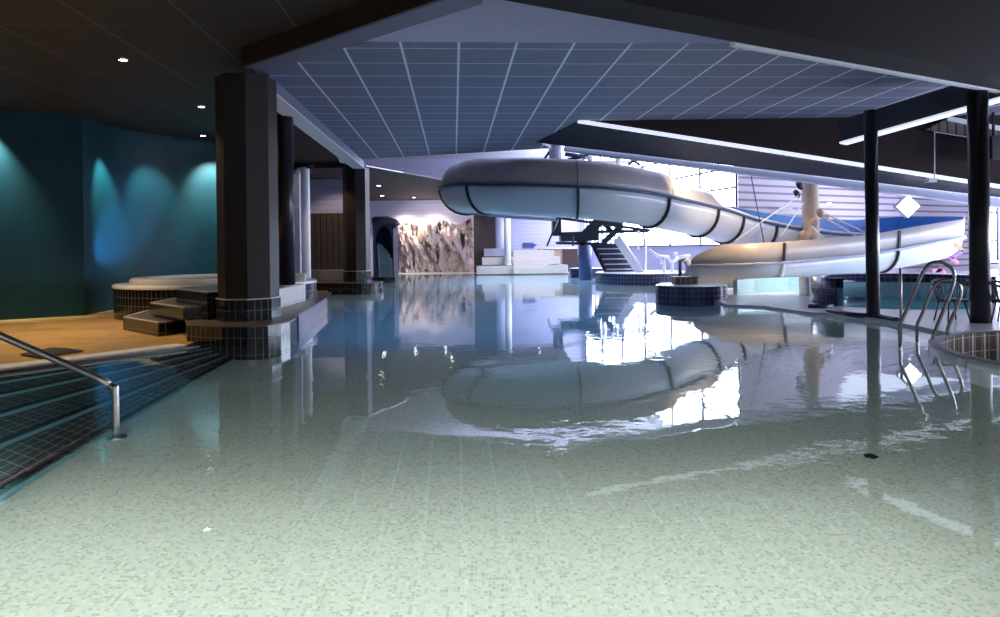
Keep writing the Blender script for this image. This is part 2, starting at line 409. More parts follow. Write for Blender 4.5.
# ---- plinths round column one and the hot tub stairs
def poly_top(pts, z): return [xy(P(u, v, z)) for u, v in pts]
zp = .27
cxy = (-3.27, 10.35)
front = [xy(P(186.5, 325, zp)), xy(P(222, 327.2, zp)), xy(P(248, 327.2, zp)), xy(P(268, 326.2, zp)), xy(P(281, 324.3, zp)), xy(P(290, 321.8, zp)), xy(P(295.5, 318.8, zp)), xy(P(297.5, 315.5, zp))]
back = [xy(P(326, 298.5, zp)), (-4.1, 17.0), (-5.6, 17.0), (-5.6, 13.4), (-6.0, 12.9), xy(P(183, 316, zp))]
plinth = front + back
pt = empty('tiled_platform', (-4.5, 11.5, DZ), 'black tiled rounded platform carrying the nearest thick column and its steps', 'platform')
B().prism(plinth, -1.1, zp, top=False, uvz=zp).build('tiled_side', 'black_tile', pt)
sd = [Vector((*front[-1], 0)), Vector((*back[0], 0))]  # overlay on the pool side that carries the painted sheen
sn = (sd[1] - sd[0]).normalized(); sn = Vector((sn.y, -sn.x, 0)) * .012
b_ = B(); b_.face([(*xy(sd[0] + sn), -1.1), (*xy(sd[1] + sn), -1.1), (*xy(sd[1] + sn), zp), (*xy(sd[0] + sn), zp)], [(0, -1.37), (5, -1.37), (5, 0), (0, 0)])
b_.build('painted_sheen_side', 'sheen_tile', pt, solid=.02, label='side facing the pool, reflected brightness painted as paler tiles')
B().prism(plinth, zp, zp + .012).build('tiled_top', 'plinth_top', pt)
# raised rear bench of the platform, lit white face
zb2 = .62
bench = [xy(P(270, 288.3, zb2)), xy(P(297, 284.6, zb2)), xy(P(311, 285.6, zb2)), (-4.3, 16.2), (-4.9, 13.2), (-4.7, 12.2)]
bench = [(-3.95, 11.9), (-3.98, 15.1), (-4.4, 16.5), (-5.3, 16.8), (-5.3, 12.0)]
bo = empty('tiled_bench', (-4.6, 14, zp), 'tiled raised bench behind the nearest thick column, white lit side toward the pool', 'bench')
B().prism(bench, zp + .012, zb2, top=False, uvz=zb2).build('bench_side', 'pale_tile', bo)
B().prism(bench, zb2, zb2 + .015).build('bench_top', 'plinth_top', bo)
def step_block(name, pts, z0, z1, label, grp=None):
    o = empty(name, (*[sum(c) / len(pts) for c in zip(*pts)], z0), label, 'step')
    B().prism(pts, z0, z1 - .02, top=False, uvz=z1).build('tiled_side', 'black_tile', o)
    B().prism(pts, z1 - .02, z1).build('tiled_top', 'plinth_top', o)
    for i in range(len(pts)):
        if i in TR:
            a = Vector((*pts[i], 0)); c = Vector((*pts[(i + 1) % len(pts)], 0)); d = (c - a).normalized(); nn = Vector((-d.y, d.x, 0))
            cen = Vector((*[sum(q) / len(pts) for q in zip(*pts)], 0))
            if nn.dot(cen - a) < 0: nn = -nn
            B().prism([xy(a), xy(c), xy(c + nn * .045), xy(a + nn * .045)], z1, z1 + .006).build('edge_strip', 'trim_tile', o)
    return o
z1_ = .25
s1p = [xy(P(123, 317, z1_)), xy(P(158, 322.8, z1_)), xy(P(167, 322.2, z1_)), xy(P(186, 325.0, z1_)), (-4.6, 11.6), (-7.1, 12.75)]
s1p = [xy(P(123, 317, z1_)), xy(P(158, 322.8, z1_)), xy(P(167, 322, z1_)), (-5.0, 11.6), xy(P(150, 309.5, z1_))]
TR = {0, 1, 4}
step_block('entry_step', s1p, DZ, z1_, 'lowest black tiled step on the sandy deck beside the nearest thick column')
z2_ = .475
s2p = [xy(P(149.7, 302.8, z2_)), xy(P(183, 307.6, z2_)), xy(P(207, 306.3, z2_)), (-4.55, 12.3), xy(P(176.5, 297.8, z2_))]
TR = {0, 4}
step_block('entry_step', s2p, zp + .013, z2_, 'middle black tiled step climbing to the round hot tub')
z3_ = .70
s3p = [xy(P(176.3, 289, z3_)), xy(P(207, 292.3, z3_)), xy(P(232, 290.6, z3_)), (-4.75, 12.9), (-5.2, 13.2), xy(P(180, 287.5, z3_))]
TR = {0, 1}
step_block('entry_step', s3p, zp + .013, z3_, 'topmost black tiled step against the rim of the round hot tub')

# hot tub
tc_ = (-5.88, 14.65); tr = 1.95
tb = empty('hot_tub', (*tc_, DZ), 'round hot tub with white rim and black tiled wall in front of the teal wall', 'hot tub')
B().lathe(tc_, [(tr, DZ), (tr, .62)], 64).build('tiled_wall', 'black_tile', tb)
B().lathe(tc_, [(tr + .02, .62), (tr + .03, .66), (tr + .0, .685), (tr - .35, .69)], 64).build('outer_rim', 'tub_shell', tb)
B().lathe(tc_, [(tr - .28, .69), (tr - .28, .77), (tr - .33, .80), (tr - .55, .80), (tr - .62, .74), (tr - .7, .45)], 64).build('inner_rim', 'tub_shell', tb)
B().lathe(tc_, [(0.0001, .76), (tr - .58, .76)], 64).build('tub_water', plain('tub_water', (.25, .5, .55), .05), tb)

# ================================================================== COLUMNS
def octagon(cx, cy, r, off=0.):
    a0 = atan2(-cy, -cx) + off          # one corner turned to the pool's near end
    return [(cx + r * cos(a0 + k * pi / 4), cy + r * sin(a0 + k * pi / 4)) for k in range(8)]
def thick_column(name, cx, cy, w_, ch, z0, zt, z1, rot, label):
    o = empty(name, (cx, cy, z0), label, 'column')
    B().prism(octagon(cx, cy, w_, rot), zt, z1).build('shaft', 'column_paint', o)
    tb_ = B().prism(octagon(cx, cy, w_ + .02, rot), z0, zt, uvz=zt).build('tiled_base', 'black_tile', o)
    B().prism(octagon(cx, cy, w_ + .03, rot), zt, zt + .015).build('base_trim', 'trim_tile', tb_)
    return o
ZC = 4.0
c1 = xz(247, 10.5)
thick_column('thick_column', c1[0] + .02, c1[1], .435, .13, zp + .012, .60, 3.88, radians(-2), 'nearest thick dark eight sided column on the rounded black tiled platform')
c2 = xz(357.5, 22.6)
thick_column('thick_column', c2[0] - .02, c2[1], .425, .14, .28, .62, 3.98, radians(-3), 'second thick dark column farther back, beside the arched grotto')
# platform of column two
pp = [(-5.5, 22.6)] + [xy(p) for p in [P(345, 285.5, .28)]] + arc(-4.35, 22.55, .75, -80, 60, 14) + [(-5.0, 24.5), (-6.5, 24.5)]
po = empty('tiled_platform', (-5, 23, 0), 'low black tiled platform under the second thick column by the grotto', 'platform')
pp = [(-7.2, 22.2), (-5.3, 21.9)] + arc(-4.45, 22.3, .72, -90, 80, 14) + [(-5.0, 24.4), (-7.2, 24.4)]
B().prism(pp, -1.1, .26, top=False, uvz=.26).build('tiled_side', 'black_tile', po)
B().prism(pp, .26, .28).build('tiled_top', 'plinth_top', po)
# beige low wall behind (302-343, 271-283)
tag(B().box(-6.7, -5.0, 23.35, 24.0, .28, .64).build('low_bench', plain('bench_stone', (.30, .25, .22), .5), bevel=.02), 'low grey brown bench beneath the dark slatted panel', 'bench')
# slim round dark column on the tub bench
cs = xz(286.5, 13.0)
o = empty('round_column', (cs[0], cs[1], .635), 'slim dark round column rising from the bench behind the nearest thick column', 'column')
B().tube([(cs[0], cs[1], .66), (cs[0], cs[1], 3.82)], .15, 24).build('shaft', 'column_dark', o)
B().tube([(cs[0], cs[1], .635), (cs[0], cs[1], .67)], .17, 24).build('base_collar', 'trim_tile', o)
# white bolsters seen beside it
for (u, lab) in ((269.5, 'white rolled cushion on the hot tub ledge left of the slim round column'), (299.5, 'white rolled cushion on the hot tub ledge right of the slim round column')):
    p = D(u, 284, 14.2)
    tag(B().tube([(p.x - .14, 14.2, .74), (p.x - .11, 14.2, .75), (p.x + .11, 14.2, .75), (p.x + .14, 14.2, .74)], .1, 16, rr=[.06, .1, .1, .06]).build('rolled_cushion', 'tub_shell'), lab, 'cushion')

# poles at right
def pole(u, Y, r, zt, label):
    x = (u - 500) / F * Y
    o = empty('steel_pole', (x, Y, -1.1), label, 'pole')
    B().tube([(x, Y, -1.08), (x, Y, zt)], r, 28).build('shaft', 'column_dark', o)
    B().tube([(x, Y, -1.1), (x, Y, -1.06)], r + .05, 28).build('foot_plate', 'dark_steel', o)
    return x
pole(872.3, 12.15, .108, 3.6, 'slim dark round pole standing in the pool left of the chrome ladder')
pole(979.5, 10.9, .143, 3.66, 'thicker dark round pole at the right, behind the sunken brown tiled basin')

# ================================================================== CEILINGS AND BEAMS
T = Vector((-sin(AZ), cos(AZ), 0)); Nn = Vector((cos(AZ), sin(AZ), 0))
# main grid ceiling
eL1 = P(272, 70, ZC); eL2 = P(357, 160, ZC)
near_l = P(401, 40.5, ZC); near_r = P(735, 43.5, ZC)
bc0 = P(505, 0.5, ZC); bc1 = P(1000, 90, ZC)          # line of the big right hand beam
bdir = (bc1 - bc0); bdir.z = 0; bdir.normalize()
far_l = P(357, 160, ZC); far_r = P(551, 148.3, ZC)
gp = [xy(near_l), xy(P(270, 75, ZC)), xy(far_l), xy(far_r), xy(P(529, 141.5, ZC)), xy(P(580, 121, ZC)), (4.0, 15.0), (12.5, 15.0), xy(bc1), xy(near_r)]
gp = [(near_l.x - .35, near_l.y + .02), (-3.62, 10.3), (far_l.x - .3, far_l.y), xy(far_r), (1.0, 17.9), (1.7, 15.0), (12.5, 15.0), xy(bc1 + bdir * .5), xy(near_r)]
struct(B().prism(gp, ZC, ZC + .12).build('ceiling_main', 'grid_ceiling'))
# sloped bulkhead rising toward the camera
q0, q1 = near_l - bdir * 0, near_r
nb = B().face([tuple(near_l + Vector((-.5, -.02, 0))), tuple(near_r + Vector((1.0, .02, 0))), (near_r.x - 1.2, 7.2, 5.1), (near_l.x + .2, 7.2, 5.1)][::-1])
struct(nb.build('ceiling_bulkhead', plain('bulkhead_paint', (.50, .49, .78), .55, var=.03), solid=.04))
# left dark ceiling
bl0 = P(272, 72, 3.98)
lc = [(-14, -3), (-.2, -3), (-.2, 8.0), (-3.0, 10.4), xy(P(340, 166, ZC)), (-5.0, 23.0), (-5.2, 27.5), (-8, 29), (-14, 29)]
struct(B().prism(lc, ZC + .12, ZC + .2).build('ceiling_left', 'dark_ceiling'))
rc = [(-.2, -3), (30, -3), (30, 20), xy(bc1 + bdir * 8), xy(bc0), (-.2, 7.3)]
struct(B().prism(rc, 4.9, 5.0).build('ceiling_right', 'brown_beam'))
# left beam (near diagonal), from column one toward upper right
def beam(name, a, c, w_, z0, z1, mat, label, trim=None, side=1):
    a = Vector((a[0], a[1], 0)); c = Vector((c[0], c[1], 0)); d = (c - a).normalized(); nn = Vector((-d.y, d.x, 0)) * side
    o = empty(name, (*xy((a + c) / 2), z0), label, 'beam')
    B().prism([xy(a), xy(c), xy(c + nn * w_), xy(a + nn * w_)], z0, z1).build('beam_body', mat, o)
    if trim:
        B().prism([xy(a - nn * .012), xy(c - nn * .012), xy(c + nn * (w_ + .0)), xy(a + nn * (w_ + .0))], z0 - .02, z0 - .001).build('lower_flange', trim, o)
    return o
a_ = P(268, 72, 3.86); c_ = P(482, 4, 3.86)
beam('ceiling_beam', a_, c_, .36, 3.86, 4.12, 'lilac_beam', 'diagonal beam from the nearest thick column up to the top edge of the picture', side=-1)
B0 = P(268, 72.5, 3.86)
tag((lambda d_, : B().prism([xy(a_ - d_ * .36), xy(c_ - d_ * .36), xy(c_ - d_ * .41), xy(a_ - d_ * .41)], 3.855, 4.12))(Vector((-(c_ - a_).normalized().y, (c_ - a_).normalized().x, 0))).build('beam_fascia', plain('fascia_brown', (.02, .012, .008), .5)), 'thin brown fascia board along the diagonal beam above the nearest thick column', 'fascia')
# beam from column one to column two
e1 = P(277, 82, 3.82); e2 = P(357, 165, 3.82)
ob = beam('ceiling_beam', (c1[0] + .3, c1[1] + .2), (e2.x + .1, e2.y + .6), .34, 3.80, 4.0, 'lilac_beam', 'long dusky beam between the two thick columns', 'white_trim', side=1)
# big brown beam top right (level underside)
e0 = bc0 - bdir * .6; e9 = bc1 + bdir * 9
ZB = 3.66
k0, k1 = P(505, 0.5, ZB), P(1000, 90, ZB); kd_ = (k1 - k0); kd_.z = 0; kd_.normalize()
e0 = k0 - kd_ * 2.5; e9 = k1 + kd_ * 9
bnn = Vector((kd_.y, -kd_.x, 0))                     # toward the camera
o = empty('ceiling_beam', (*xy((e0 + e9) / 2), ZC), 'huge dark brown beam crossing the top right corner', 'beam')
B().prism([xy(e0), xy(e9), xy(e9 + bnn * .5), xy(e0 + bnn * .5)], ZB, 5.0).build('beam_body', 'brown_beam', o)
sA = P(735, 42.5, ZB)
B().prism([xy(sA), xy(e9), xy(e9 - bnn * .08), xy(sA - bnn * .08)], ZB - .03, ZB + .015).build('lower_flange', 'white_trim', o)

# cross beam running away on the right, white lower flange
cb0 = D(840, 143, 12.9); cb1 = D(1000, 98, 11.0)
d_ = (cb1 - cb0); d_.z = 0; d_.normalize()
cb2 = cb1 + d_ * 1.3
o = empty('ceiling_beam', (*xy((cb0 + cb2) / 2), 3.5), 'blue grey beam with white lower edge carried by the two dark poles', 'beam')
nnx = Vector((-d_.y, d_.x, 0)); nnx = nnx if nnx.x > 0 else -nnx
u_ = Vector((0, 0, .21)); cbx = cb1 + (cb1 - cb0).normalized() * .12
B().bar(cb0 + u_ + nnx * .12, cbx + u_ + nnx * .12, .24, .42).build('beam_body', 'blue_beam', o)
B().bar(cb0 + nnx * .12, cbx + nnx * .12, .30, .035).build('added_glow_edge', 'edge_strip', o, label='white edge under the beam with added glow')

# sloped roof block A : brown front at Y=15, soffit back to Y~18
SA = lambda X: 4.0 - .169 * (X - 1.65)
SB = lambda X: 3.96 - .135 * (X - 1.6)
xs_ = [1.7, 14.0]
sb = empty('sloping_roof_block', (7, 16, 3), 'wide brown roof block with a slanting white edge over the water slide', 'roof block')
f_ = B(); f_.face([(1.7, 15, SA(1.7)), (14, 15, SA(14)), (14, 15, 4.6), (1.7, 15, 4.6)])
f_.build('front_face', plain('block_brown', (.026, .015, .017), .7, spec=.2, var=.06), sb, solid=.02)
f_ = B(); f_.face([(1.7, 15, SA(1.7)), (.95, 17.95, 4.0), (14.5, 18, SB(14.5)), (14, 15, SA(14))])
f_.build('soffit', plain('soffit_paint', (.011, .013, .036), .6, spec=.25, var=.05), sb, solid=.02)
B().bar((1.7, 14.97, SA(1.7) + .0), (14, 14.97, SA(14) + .0), .06, .08).build('added_glow_edge', 'edge_strip', sb, label='white slanting lower edge with added glow')
B().bar((1.5, 18.0, SB(1.5)), (14.5, 18.0, SB(14.5)), .05, .06).build('added_glow_edge', 'edge_strip', sb, label='white rear edge with added glow')
f_ = B(); f_.face([(1.3, 18.02, SB(1.3) - .02), (15, 18.02, SB(15) - .02), (15.5, 20, SB(15.5) - .1), (1.3, 20, SB(1.3) - .1)])
f_ = B()
X0, X1 = 1.7, 15.0
f_.face([(X0, 18.05, SB(X0) - .03), (X1, 18.05, SB(X1) - .03), (X1, 18.05, SB(X1) - .26), (X0, 18.05, SB(X0) - .14)][::-1])
f_.face([(X0, 18.35, SB(X0) - .03), (X1, 18.35, SB(X1) - .03), (X1, 18.35, SB(X1) - .26), (X0, 18.35, SB(X0) - .14)])
f_.face([(X0, 18.05, SB(X0) - .14), (X1, 18.05, SB(X1) - .26), (X1, 18.35, SB(X1) - .26), (X0, 18.35, SB(X0) - .14)][::-1])
f_.build('rear_fascia', plain('fascia_blue', (.6, .64, .85), .5, var=.04), sb)
# slatted soffit, cable and lamp
pl = [D(925, 130, 14.9), D(947, 118.5, 14.9), D(1010, 131, 14.9), D(1010, 146, 14.9)]
ss = empty('louvred_soffit', tuple(pl[0]), 'slatted brown ceiling panel with white edge, behind the right pole', 'panel')
B().face([tuple(p) for p in pl][::-1]).build('slats', 'soffit_slats', ss, solid=.03)
B().bar(D(947, 118.5, 14.85), D(1015, 131.5, 14.85), .06, .1).build('edge_trim', 'white_trim', ss)
cl = empty('wall_lamp', tuple(D(930, 181, 14.8)), 'small white lamp box on a thin conduit, between the two dark poles', 'lamp')
B().tube([D(934.5, 179, 14.85), D(934.5, 132, 14.85), D(968, 137, 14.85), D(985, 139.5, 14.85)], .012, 8).build('conduit', 'white_trim', cl)
pb = D(930, 181, 14.8)
B().box(pb.x - .09, pb.x + .09, 14.7, 14.85, pb.z - .03, pb.z + .05).build('lamp_box', 'white_paint', cl)
pb = D(998, 148, 14.4)
o = empty('loudspeaker', tuple(pb), 'black box loudspeaker hanging right of the thicker pole', 'loudspeaker')
B().box(pb.x - .2, pb.x + .35, 14.3, 14.7, pb.z - .25, pb.z + .25).build('cabinet', 'speaker', o, bevel=.02)
B().bar((pb.x + .05, 14.6, pb.z + .25), (pb.x + .05, 14.6, 3.99), .04, .04).build('bracket', 'dark_steel', o)

# ================================================================== BACK HALL
struct(B().prism([(-9, 20), (27, 20), (32, 34), (32, 42), (-9, 42)], 6.2, 6.3).build('ceiling_hall', plain('hall_ceiling', (.75, .75, .85), .6, var=.03)))
struct(B().box(-12, 5.2, 38.03, 38.3, 0, 6.2).build('wall_back', 'siding_fine'))
# soffit over rock
sp = [xy(P(366, 168, 3.9)), xy(P(440, 181, 3.9)), (1.0, 27.5), (3.5, 27.5), (3.5, 38), (-9, 38), (-9, 24.5)]
sp = [(-9, 22.8), (-4.2, 22.4), (-2.2, 27.0), (3.2, 27.6), (3.2, 37.95), (-9, 37.95)]
struct(B().prism(sp, 3.95, 4.0).build('ceiling_back', plain('back_soffit', (.035, .022, .028), .6, var=.1)))
tag(B().bar((-4.25, 22.3, 3.98), (-2.25, 26.95, 3.98), .03, .03).build('light_rail', 'white_trim'), 'thin pale rail along the edge of the far brown ceiling', 'rail')
# window wall
C0 = Vector((8.25, 24.2, 0)); C1 = Vector((4.6, 37.8, 0))
wn = empty('window_1', tuple((C0 + C1) / 2), 'tall daylit window wall with thin dark bars behind the slide', 'window'); wn['kind'] = 'structure'; del wn['category']
def wq(t0, t1, z0, z1, off=0.):
    a = C0.lerp(C1, t0); c = C0.lerp(C1, t1); nn = Vector((-(C1 - C0).y, (C1 - C0).x, 0)).normalized() * off
    a = a + nn; c = c + nn
    return [(a.x, a.y, z0), (c.x, c.y, z0), (c.x, c.y, z1), (a.x, a.y, z1)]
B().face(wq(0, 1, 1.3, 6.0)).build('pane', 'daylight', wn)
for k in range(7):
    t = k / 6; a = C0.lerp(C1, t)
    B().bar((a.x - .05, a.y, 1.3), (a.x - .05, a.y, 6.0), .07, .07).build('mullion', 'blue_beam', wn)
for z in (1.3, 2.6, 3.3, 4.0, 4.8, 6.0):
    B().bar((C0.x - .04, C0.y, z), (C1.x - .04, C1.y, z), .07, .06).build('transom', 'blue_beam', wn)
struct(B().prism([xy(C0), xy(C1), xy(C1 + Vector((.3, 0, 0))), xy(C0 + Vector((.3, 0, 0)))], 0, 1.3).build('wall_sill', 'lilac_wall'))
# clad wall
K0 = Vector((8.25, 24.2, 0)); K1 = Vector((20.9, 31.1, 0)); kd = (K1 - K0).normalized()
ow = B(); ow.face([(K0.x, K0.y, 0), (K1.x, K1.y, 0), (K1.x, K1.y, 6.2), (K0.x, K0.y, 6.2)], [(0, 0), (14.4, 0), (14.4, 6.2), (0, 6.2)])
struct(ow.build('wall_clad', 'cladding'))
K2 = K1 + kd * 8
wn2 = empty('window_2', tuple(K1), 'bright window right of the thicker pole', 'window'); wn2['kind'] = 'structure'; del wn2['category']
B().face([(K1.x, K1.y, .3), (K2.x, K2.y, .3), (K2.x, K2.y, 3.3), (K1.x, K1.y, 3.3)]).build('pane', 'daylight', wn2)
for z in (.3, 1.35, 2.6, 3.3):
    B().bar((K1.x, K1.y - .06, z), (K2.x, K2.y - .06, z), .06, .08).build('transom', 'blue_beam', wn2)
for t in (0, .33, .66, 1):
    a = K1.lerp(K2, t); B().bar((a.x, a.y - .06, .3), (a.x, a.y - .06, 3.3), .08, .08).build('mullion', 'blue_beam', wn2)
ow = B(); ow.face([(K1.x, K1.y, 3.3), (K2.x, K2.y, 3.3), (K2.x, K2.y, 6.2), (K1.x, K1.y, 6.2)])
ow.face([(K1.x, K1.y, 0), (K2.x, K2.y, 0), (K2.x, K2.y, .3), (K1.x, K1.y, .3)])
struct(ow.build('wall_far_right', 'pale_wall'))
# right side wall; its window, outside the frame, is added to light the deck
struct(B().box(18.2, 18.4, -3, 25.6, 0, .6).build('wall_right', 'pale_wall'))
wn3 = empty('side_fill_window', (18.1, 14, .6), 'long added light panel in the right side wall, out of view', 'window'); wn3['kind'] = 'structure'; del wn3['category']
B().face([(18.15, 5, .6), (18.15, 25.4, .6), (18.15, 25.4, 2.9), (18.15, 5, 2.9)]).build('pane', 'side_fill', wn3)
for y in (5, 7.5, 10, 12.5, 15, 17.5, 20, 22.5, 25.4): B().bar((18.08, y, .6), (18.08, y, 2.9), .08, .08).build('mullion', 'blue_beam', wn3)
struct(B().box(18.2, 18.4, -3, 25.6, 2.9, 6.1).build('wall_right_upper', 'pale_wall'))

# back deck and right deck
struct(B().prism([(-6.5, 36.9), (3.0, 36.9), (3.0, 38), (-6.5, 38)], -1.1, DZ).build('floor_back', 'deck_white'))
edge = [P(727, 304.5, DZ), P(765, 306, DZ), P(812, 312.5, DZ), P(833, 314, DZ), P(857, 316, DZ), P(880, 319, DZ), P(900, 323, DZ), P(925, 327.5, DZ), P(951, 333, DZ)]
basin_c = Vector((0, 0, 0))
rd = [(3.0, 38), (3.1, 34.2), (4.2, 31.5), (5.6, 27), (5.3, 20)] + [xy(p) for p in edge] + [xy(P(945, 343, DZ)), xy(P(947, 350, DZ)), xy(P(960, 357.5, DZ)), xy(P(980, 363, DZ)), xy(P(1000, 367, DZ)), (6.6, 6.2), (8.0, -3), (30, -3), (30, 38)]
# sunken basin hole: build the deck as a ring of pieces (deck minus circle)
bx, by, brr = 7.0, 8.55, 1.38
pA = P(945, 344, DZ)
bx = 7.35; by = 7.5; brr = 2.25
def ang(p): return math.degrees(atan2(p[1] - by, p[0] - bx))
outer_left = [xy(p) for p in edge]
# deck A: everything behind the basin
ring_far = arc(bx, by, brr, 175, 0, 30)
deckA = [(3.0, 38), (3.1, 34.2), (4.2, 31.5), (5.6, 27), (5.3, 20)] + outer_left + arc(bx, by, brr + .12, 116, 176, 12) + ring_far + [(30, by), (30, 38)]
struct(B().prism(deckA, -1.1, DZ).build('floor_right', 'deck_white'))
near_ring = arc(bx, by, brr, 180, 360, 30); near_out = arc(bx, by, brr + .12, 360, 180, 30)
deckB = [(bx - brr - .12, by)] + arc(bx, by, brr + .12, 180, 300, 20) + [(bx + 3, by - 4), (bx + 3, -3), (30, -3), (30, by), (bx + brr, by)] + arc(bx, by, brr, 360, 180, 30)
struct(B().prism(deckB, -1.1, DZ).build('floor_near_right', 'deck_white'))
bs = empty('sunken_basin', (bx, by, -.35), 'round sunken basin with brown tiled inner wall and pale rim, at the right edge', 'basin')
wl_ = B(); prof = arc(bx, by, brr - .002, 0, 360, 60)
Lc = 0
for i in range(60):
    p, q = prof[i + 1], prof[i]; d = math.hypot(p[0] - q[0], p[1] - q[1])
    wl_.face([(p[0], p[1], -.36), (q[0], q[1], -.36), (q[0], q[1], DZ + .005), (p[0], p[1], DZ + .005)], [(Lc + d, -.36), (Lc, -.36), (Lc, .045), (Lc + d, .045)], True); Lc += d
wl_.build('tiled_wall', 'brown_tile', bs)
B().prism(arc(bx, by, brr, 0, 354, 59), -.38, -.36).build('basin_floor', plain('basin_sand', (.75, .55, .33), .4), bs)
B().lathe((bx, by), [(brr - .01, DZ + .02), (brr + .11, DZ + .02), (brr + .13, DZ)], 60).build('pale_rim', 'pale_wall', bs)

wp = [(-13.8, -3), (bx + 2.9, -3), (bx + 2.9, by - 4)] + arc(bx, by, brr + .06, 300, 117, 30) + [xy(p + Vector((.03, .03, 0))) for p in reversed(edge)] + [(5.5, 20), (5.8, 27), (4.4, 31.5), (3.3, 34.3), (3.2, 37), (-6.2, 37), (-13.8, 37)]
w = B().face([(x, y, 0) for x, y in wp]).build('pool_water', 'water', merge=False); struct(w, 'clear still pool water mirroring the slide and columns', 'stuff')
# pool drain seen through the water
pdn = refr(871, 456, 1.09)
o = empty('floor_drain', (pdn.x, pdn.y, -1.1), 'small dark drain on the pool floor in front of the left dark pole', 'drain')
B().tube([(pdn.x, pdn.y, -1.1), (pdn.x, pdn.y, -1.085)], .045, 24).build('drain_ring', 'dark_steel', o)
B().tube([(pdn.x, pdn.y, -1.085), (pdn.x, pdn.y, -1.078)], .035, 24).build('drain_grate', 'rubber', o)

# plinths in the pool at the back
def round_plinth(cx, cy, r, z, label, a0=None):
    o = empty('round_island', (cx, cy, -1.1), label, 'island')
    B().lathe((cx, cy), [(r, -1.1), (r, z - .015)], 48).build('tiled_side', 'black_blue', o)
    B().lathe((cx, cy), [(r, z - .015), (r - .02, z), (0.0001, z)], 48).build('tiled_top', 'deck_white', o)
    return o
M['black_blue'] = tiles('black_blue', (.02, .024, .07), (.03, .034, .1), (.15, .16, .28), .13, .13, .006, .15)
zI = .34
pL = D(657, 283, 16.8); pR = D(727, 283, 16.8)
r3 = (pR.x - pL.x) / 2; c3 = ((pL.x + pR.x) / 2, 16.9)
round_plinth(c3[0], c3[1], r3, HC + (245 - 284) / F * 16.9, 'round blue black tiled island in front of the slide end')
o = empty('equipment_box', (c3[0] - .15, c3[1] + .1, HC + (245 - 284) / F * 16.9), 'dark tiled box standing on the nearest round island', 'box')
zz = HC + (245 - 284) / F * 16.9
B().box(c3[0] - .35, c3[0] + .2, c3[1] + .1, c3[1] + .5, zz, zz + .16).build('box_body', 'brown_tile', o, bevel=.01)
B().box(c3[0] - .37, c3[0] + .22, c3[1] + .08, c3[1] + .52, zz + .16, zz + .18).build('box_lid', 'rubber', o)
pL = D(603, 273, 24.5); pR = D(700, 273, 24.5)
cA = ((pL.x + pR.x) / 2, 26.0)
o = empty('long_island', (cA[0], cA[1], -1.1), 'long low blue black tiled island with white top beneath the steel stairs', 'island')
el = [(cA[0] + 1.75 * cos(t * pi / 24), cA[1] + 1.9 * sin(t * pi / 24)) for t in range(48)]
B().prism(el, -1.1, .33, top=False, smooth=True).build('tiled_side', 'black_blue', o)
B().prism(el, .33, .345).build('tiled_top', 'deck_white', o)
round_plinth((590 - 500) / F * 31, 31.3, .9, .36, 'small round tiled island farthest back beside the pale stepped seat')

# ================================================================== SLIDE
def zf(u, v, Y): return D(u, v, Y).z
R1 = .78
# centre path: x, y, z of the flange plane
def cp_(u, v, Yc, off): # near flange seen at v, at distance Yc-off
    return ((u - 500) / F * Yc, Yc, zf(u, v - 3.0 * min(1, max(0, (760 - u) / 120.)), Yc - off))
front_run = [cp_(500, 187.5, 20.0, .7), cp_(530, 188, 19.4, .75), cp_(577, 190, 19.1, .78), cp_(610, 193.5, 19.3, .78), cp_(639, 198, 19.8, .78), cp_(665, 203, 20.3, .78), cp_(690, 208.5, 20.9, .78), cp_(709, 212.6, 21.3, .75), cp_(736, 220.5, 21.8, .75),
             cp_(775, 228.5, 22.4, .75), cp_(820, 234.5, 23.0, .75), cp_(870, 237, 23.4, .75)]
start = [(3.3, 24.0, 3.35), (1.2, 24.1, 3.3), (-.1, 23.5, 3.22), (-.83, 22.3, 3.15), (-.80, 21.1, 3.1)]
start = [(3.4, 23.4, 3.33), (1.4, 23.5, 3.29), (.05, 23.1, 3.24), (-.85, 22.3, 3.19), (-.98, 21.3, 3.15), (-.62, 20.5, 3.12)]
turn = [(13.2, 23.3, 1.58), (13.75, 22.5, 1.52), (13.3, 21.4, 1.42)]
run2 = [(12.1, 20.75, 1.27), (10.3, 20.2, 1.02), (8.7, 19.6, .90), (7.1, 19.2, .80), (6.3, 19.5, .76), (5.85, 19.95, .74)]
ctrl = start + front_run + turn + run2
path = cr(ctrl, 10)
NP = len(path)
iend = (len(start) + 7) * 10 + 2       # end of the covered part (u about 708)
def frame(i):
    p = Vector(path[i]); q = Vector(path[min(i + 1, NP - 1)]) - Vector(path[max(i - 1, 0)])
    q.normalize(); side = Vector((-q.y, q.x, 0)).normalized()     # left of travel
    up = Vector((0, 0, 1))
    return p, q, side, up
i2 = (len(start) + len(front_run) + len(turn)) * 10
def radii(i):
    k = min(1, max(0, (i - iend) / 60.)); 
    return .78 - .12 * k, .75 - .13 * k
def lower(i, grow=0., n_=14):
    p, q, s_, up = frame(i); rx, rz = radii(i)
    return [p + s_ * (rx + grow) * cos(a) - up * (rz + grow) * sin(a) for a in [pi * k / n_ for k in range(n_ + 1)]]
def sweep(rows, bld, close=False):
    for i in range(len(rows) - 1):
        for k in range(len(rows[i]) - 1):
            bld.face([rows[i][k], rows[i][k + 1], rows[i + 1][k + 1], rows[i + 1][k]],
                     [(i * .2, k * .2), (i * .2, k * .2 + .2), (i * .2 + .2, k * .2 + .2), (i * .2 + .2, k * .2)], True)
sl = empty('water_slide', (6, 21, 0), 'large white winding water slide hanging over the pool, covered tube then open blue trough', 'water slide')
b_ = B(); sweep([lower(i, .03) for i in range(NP)], b_); shell = b_.build('trough_shell', 'slide_white', sl, solid=.02)
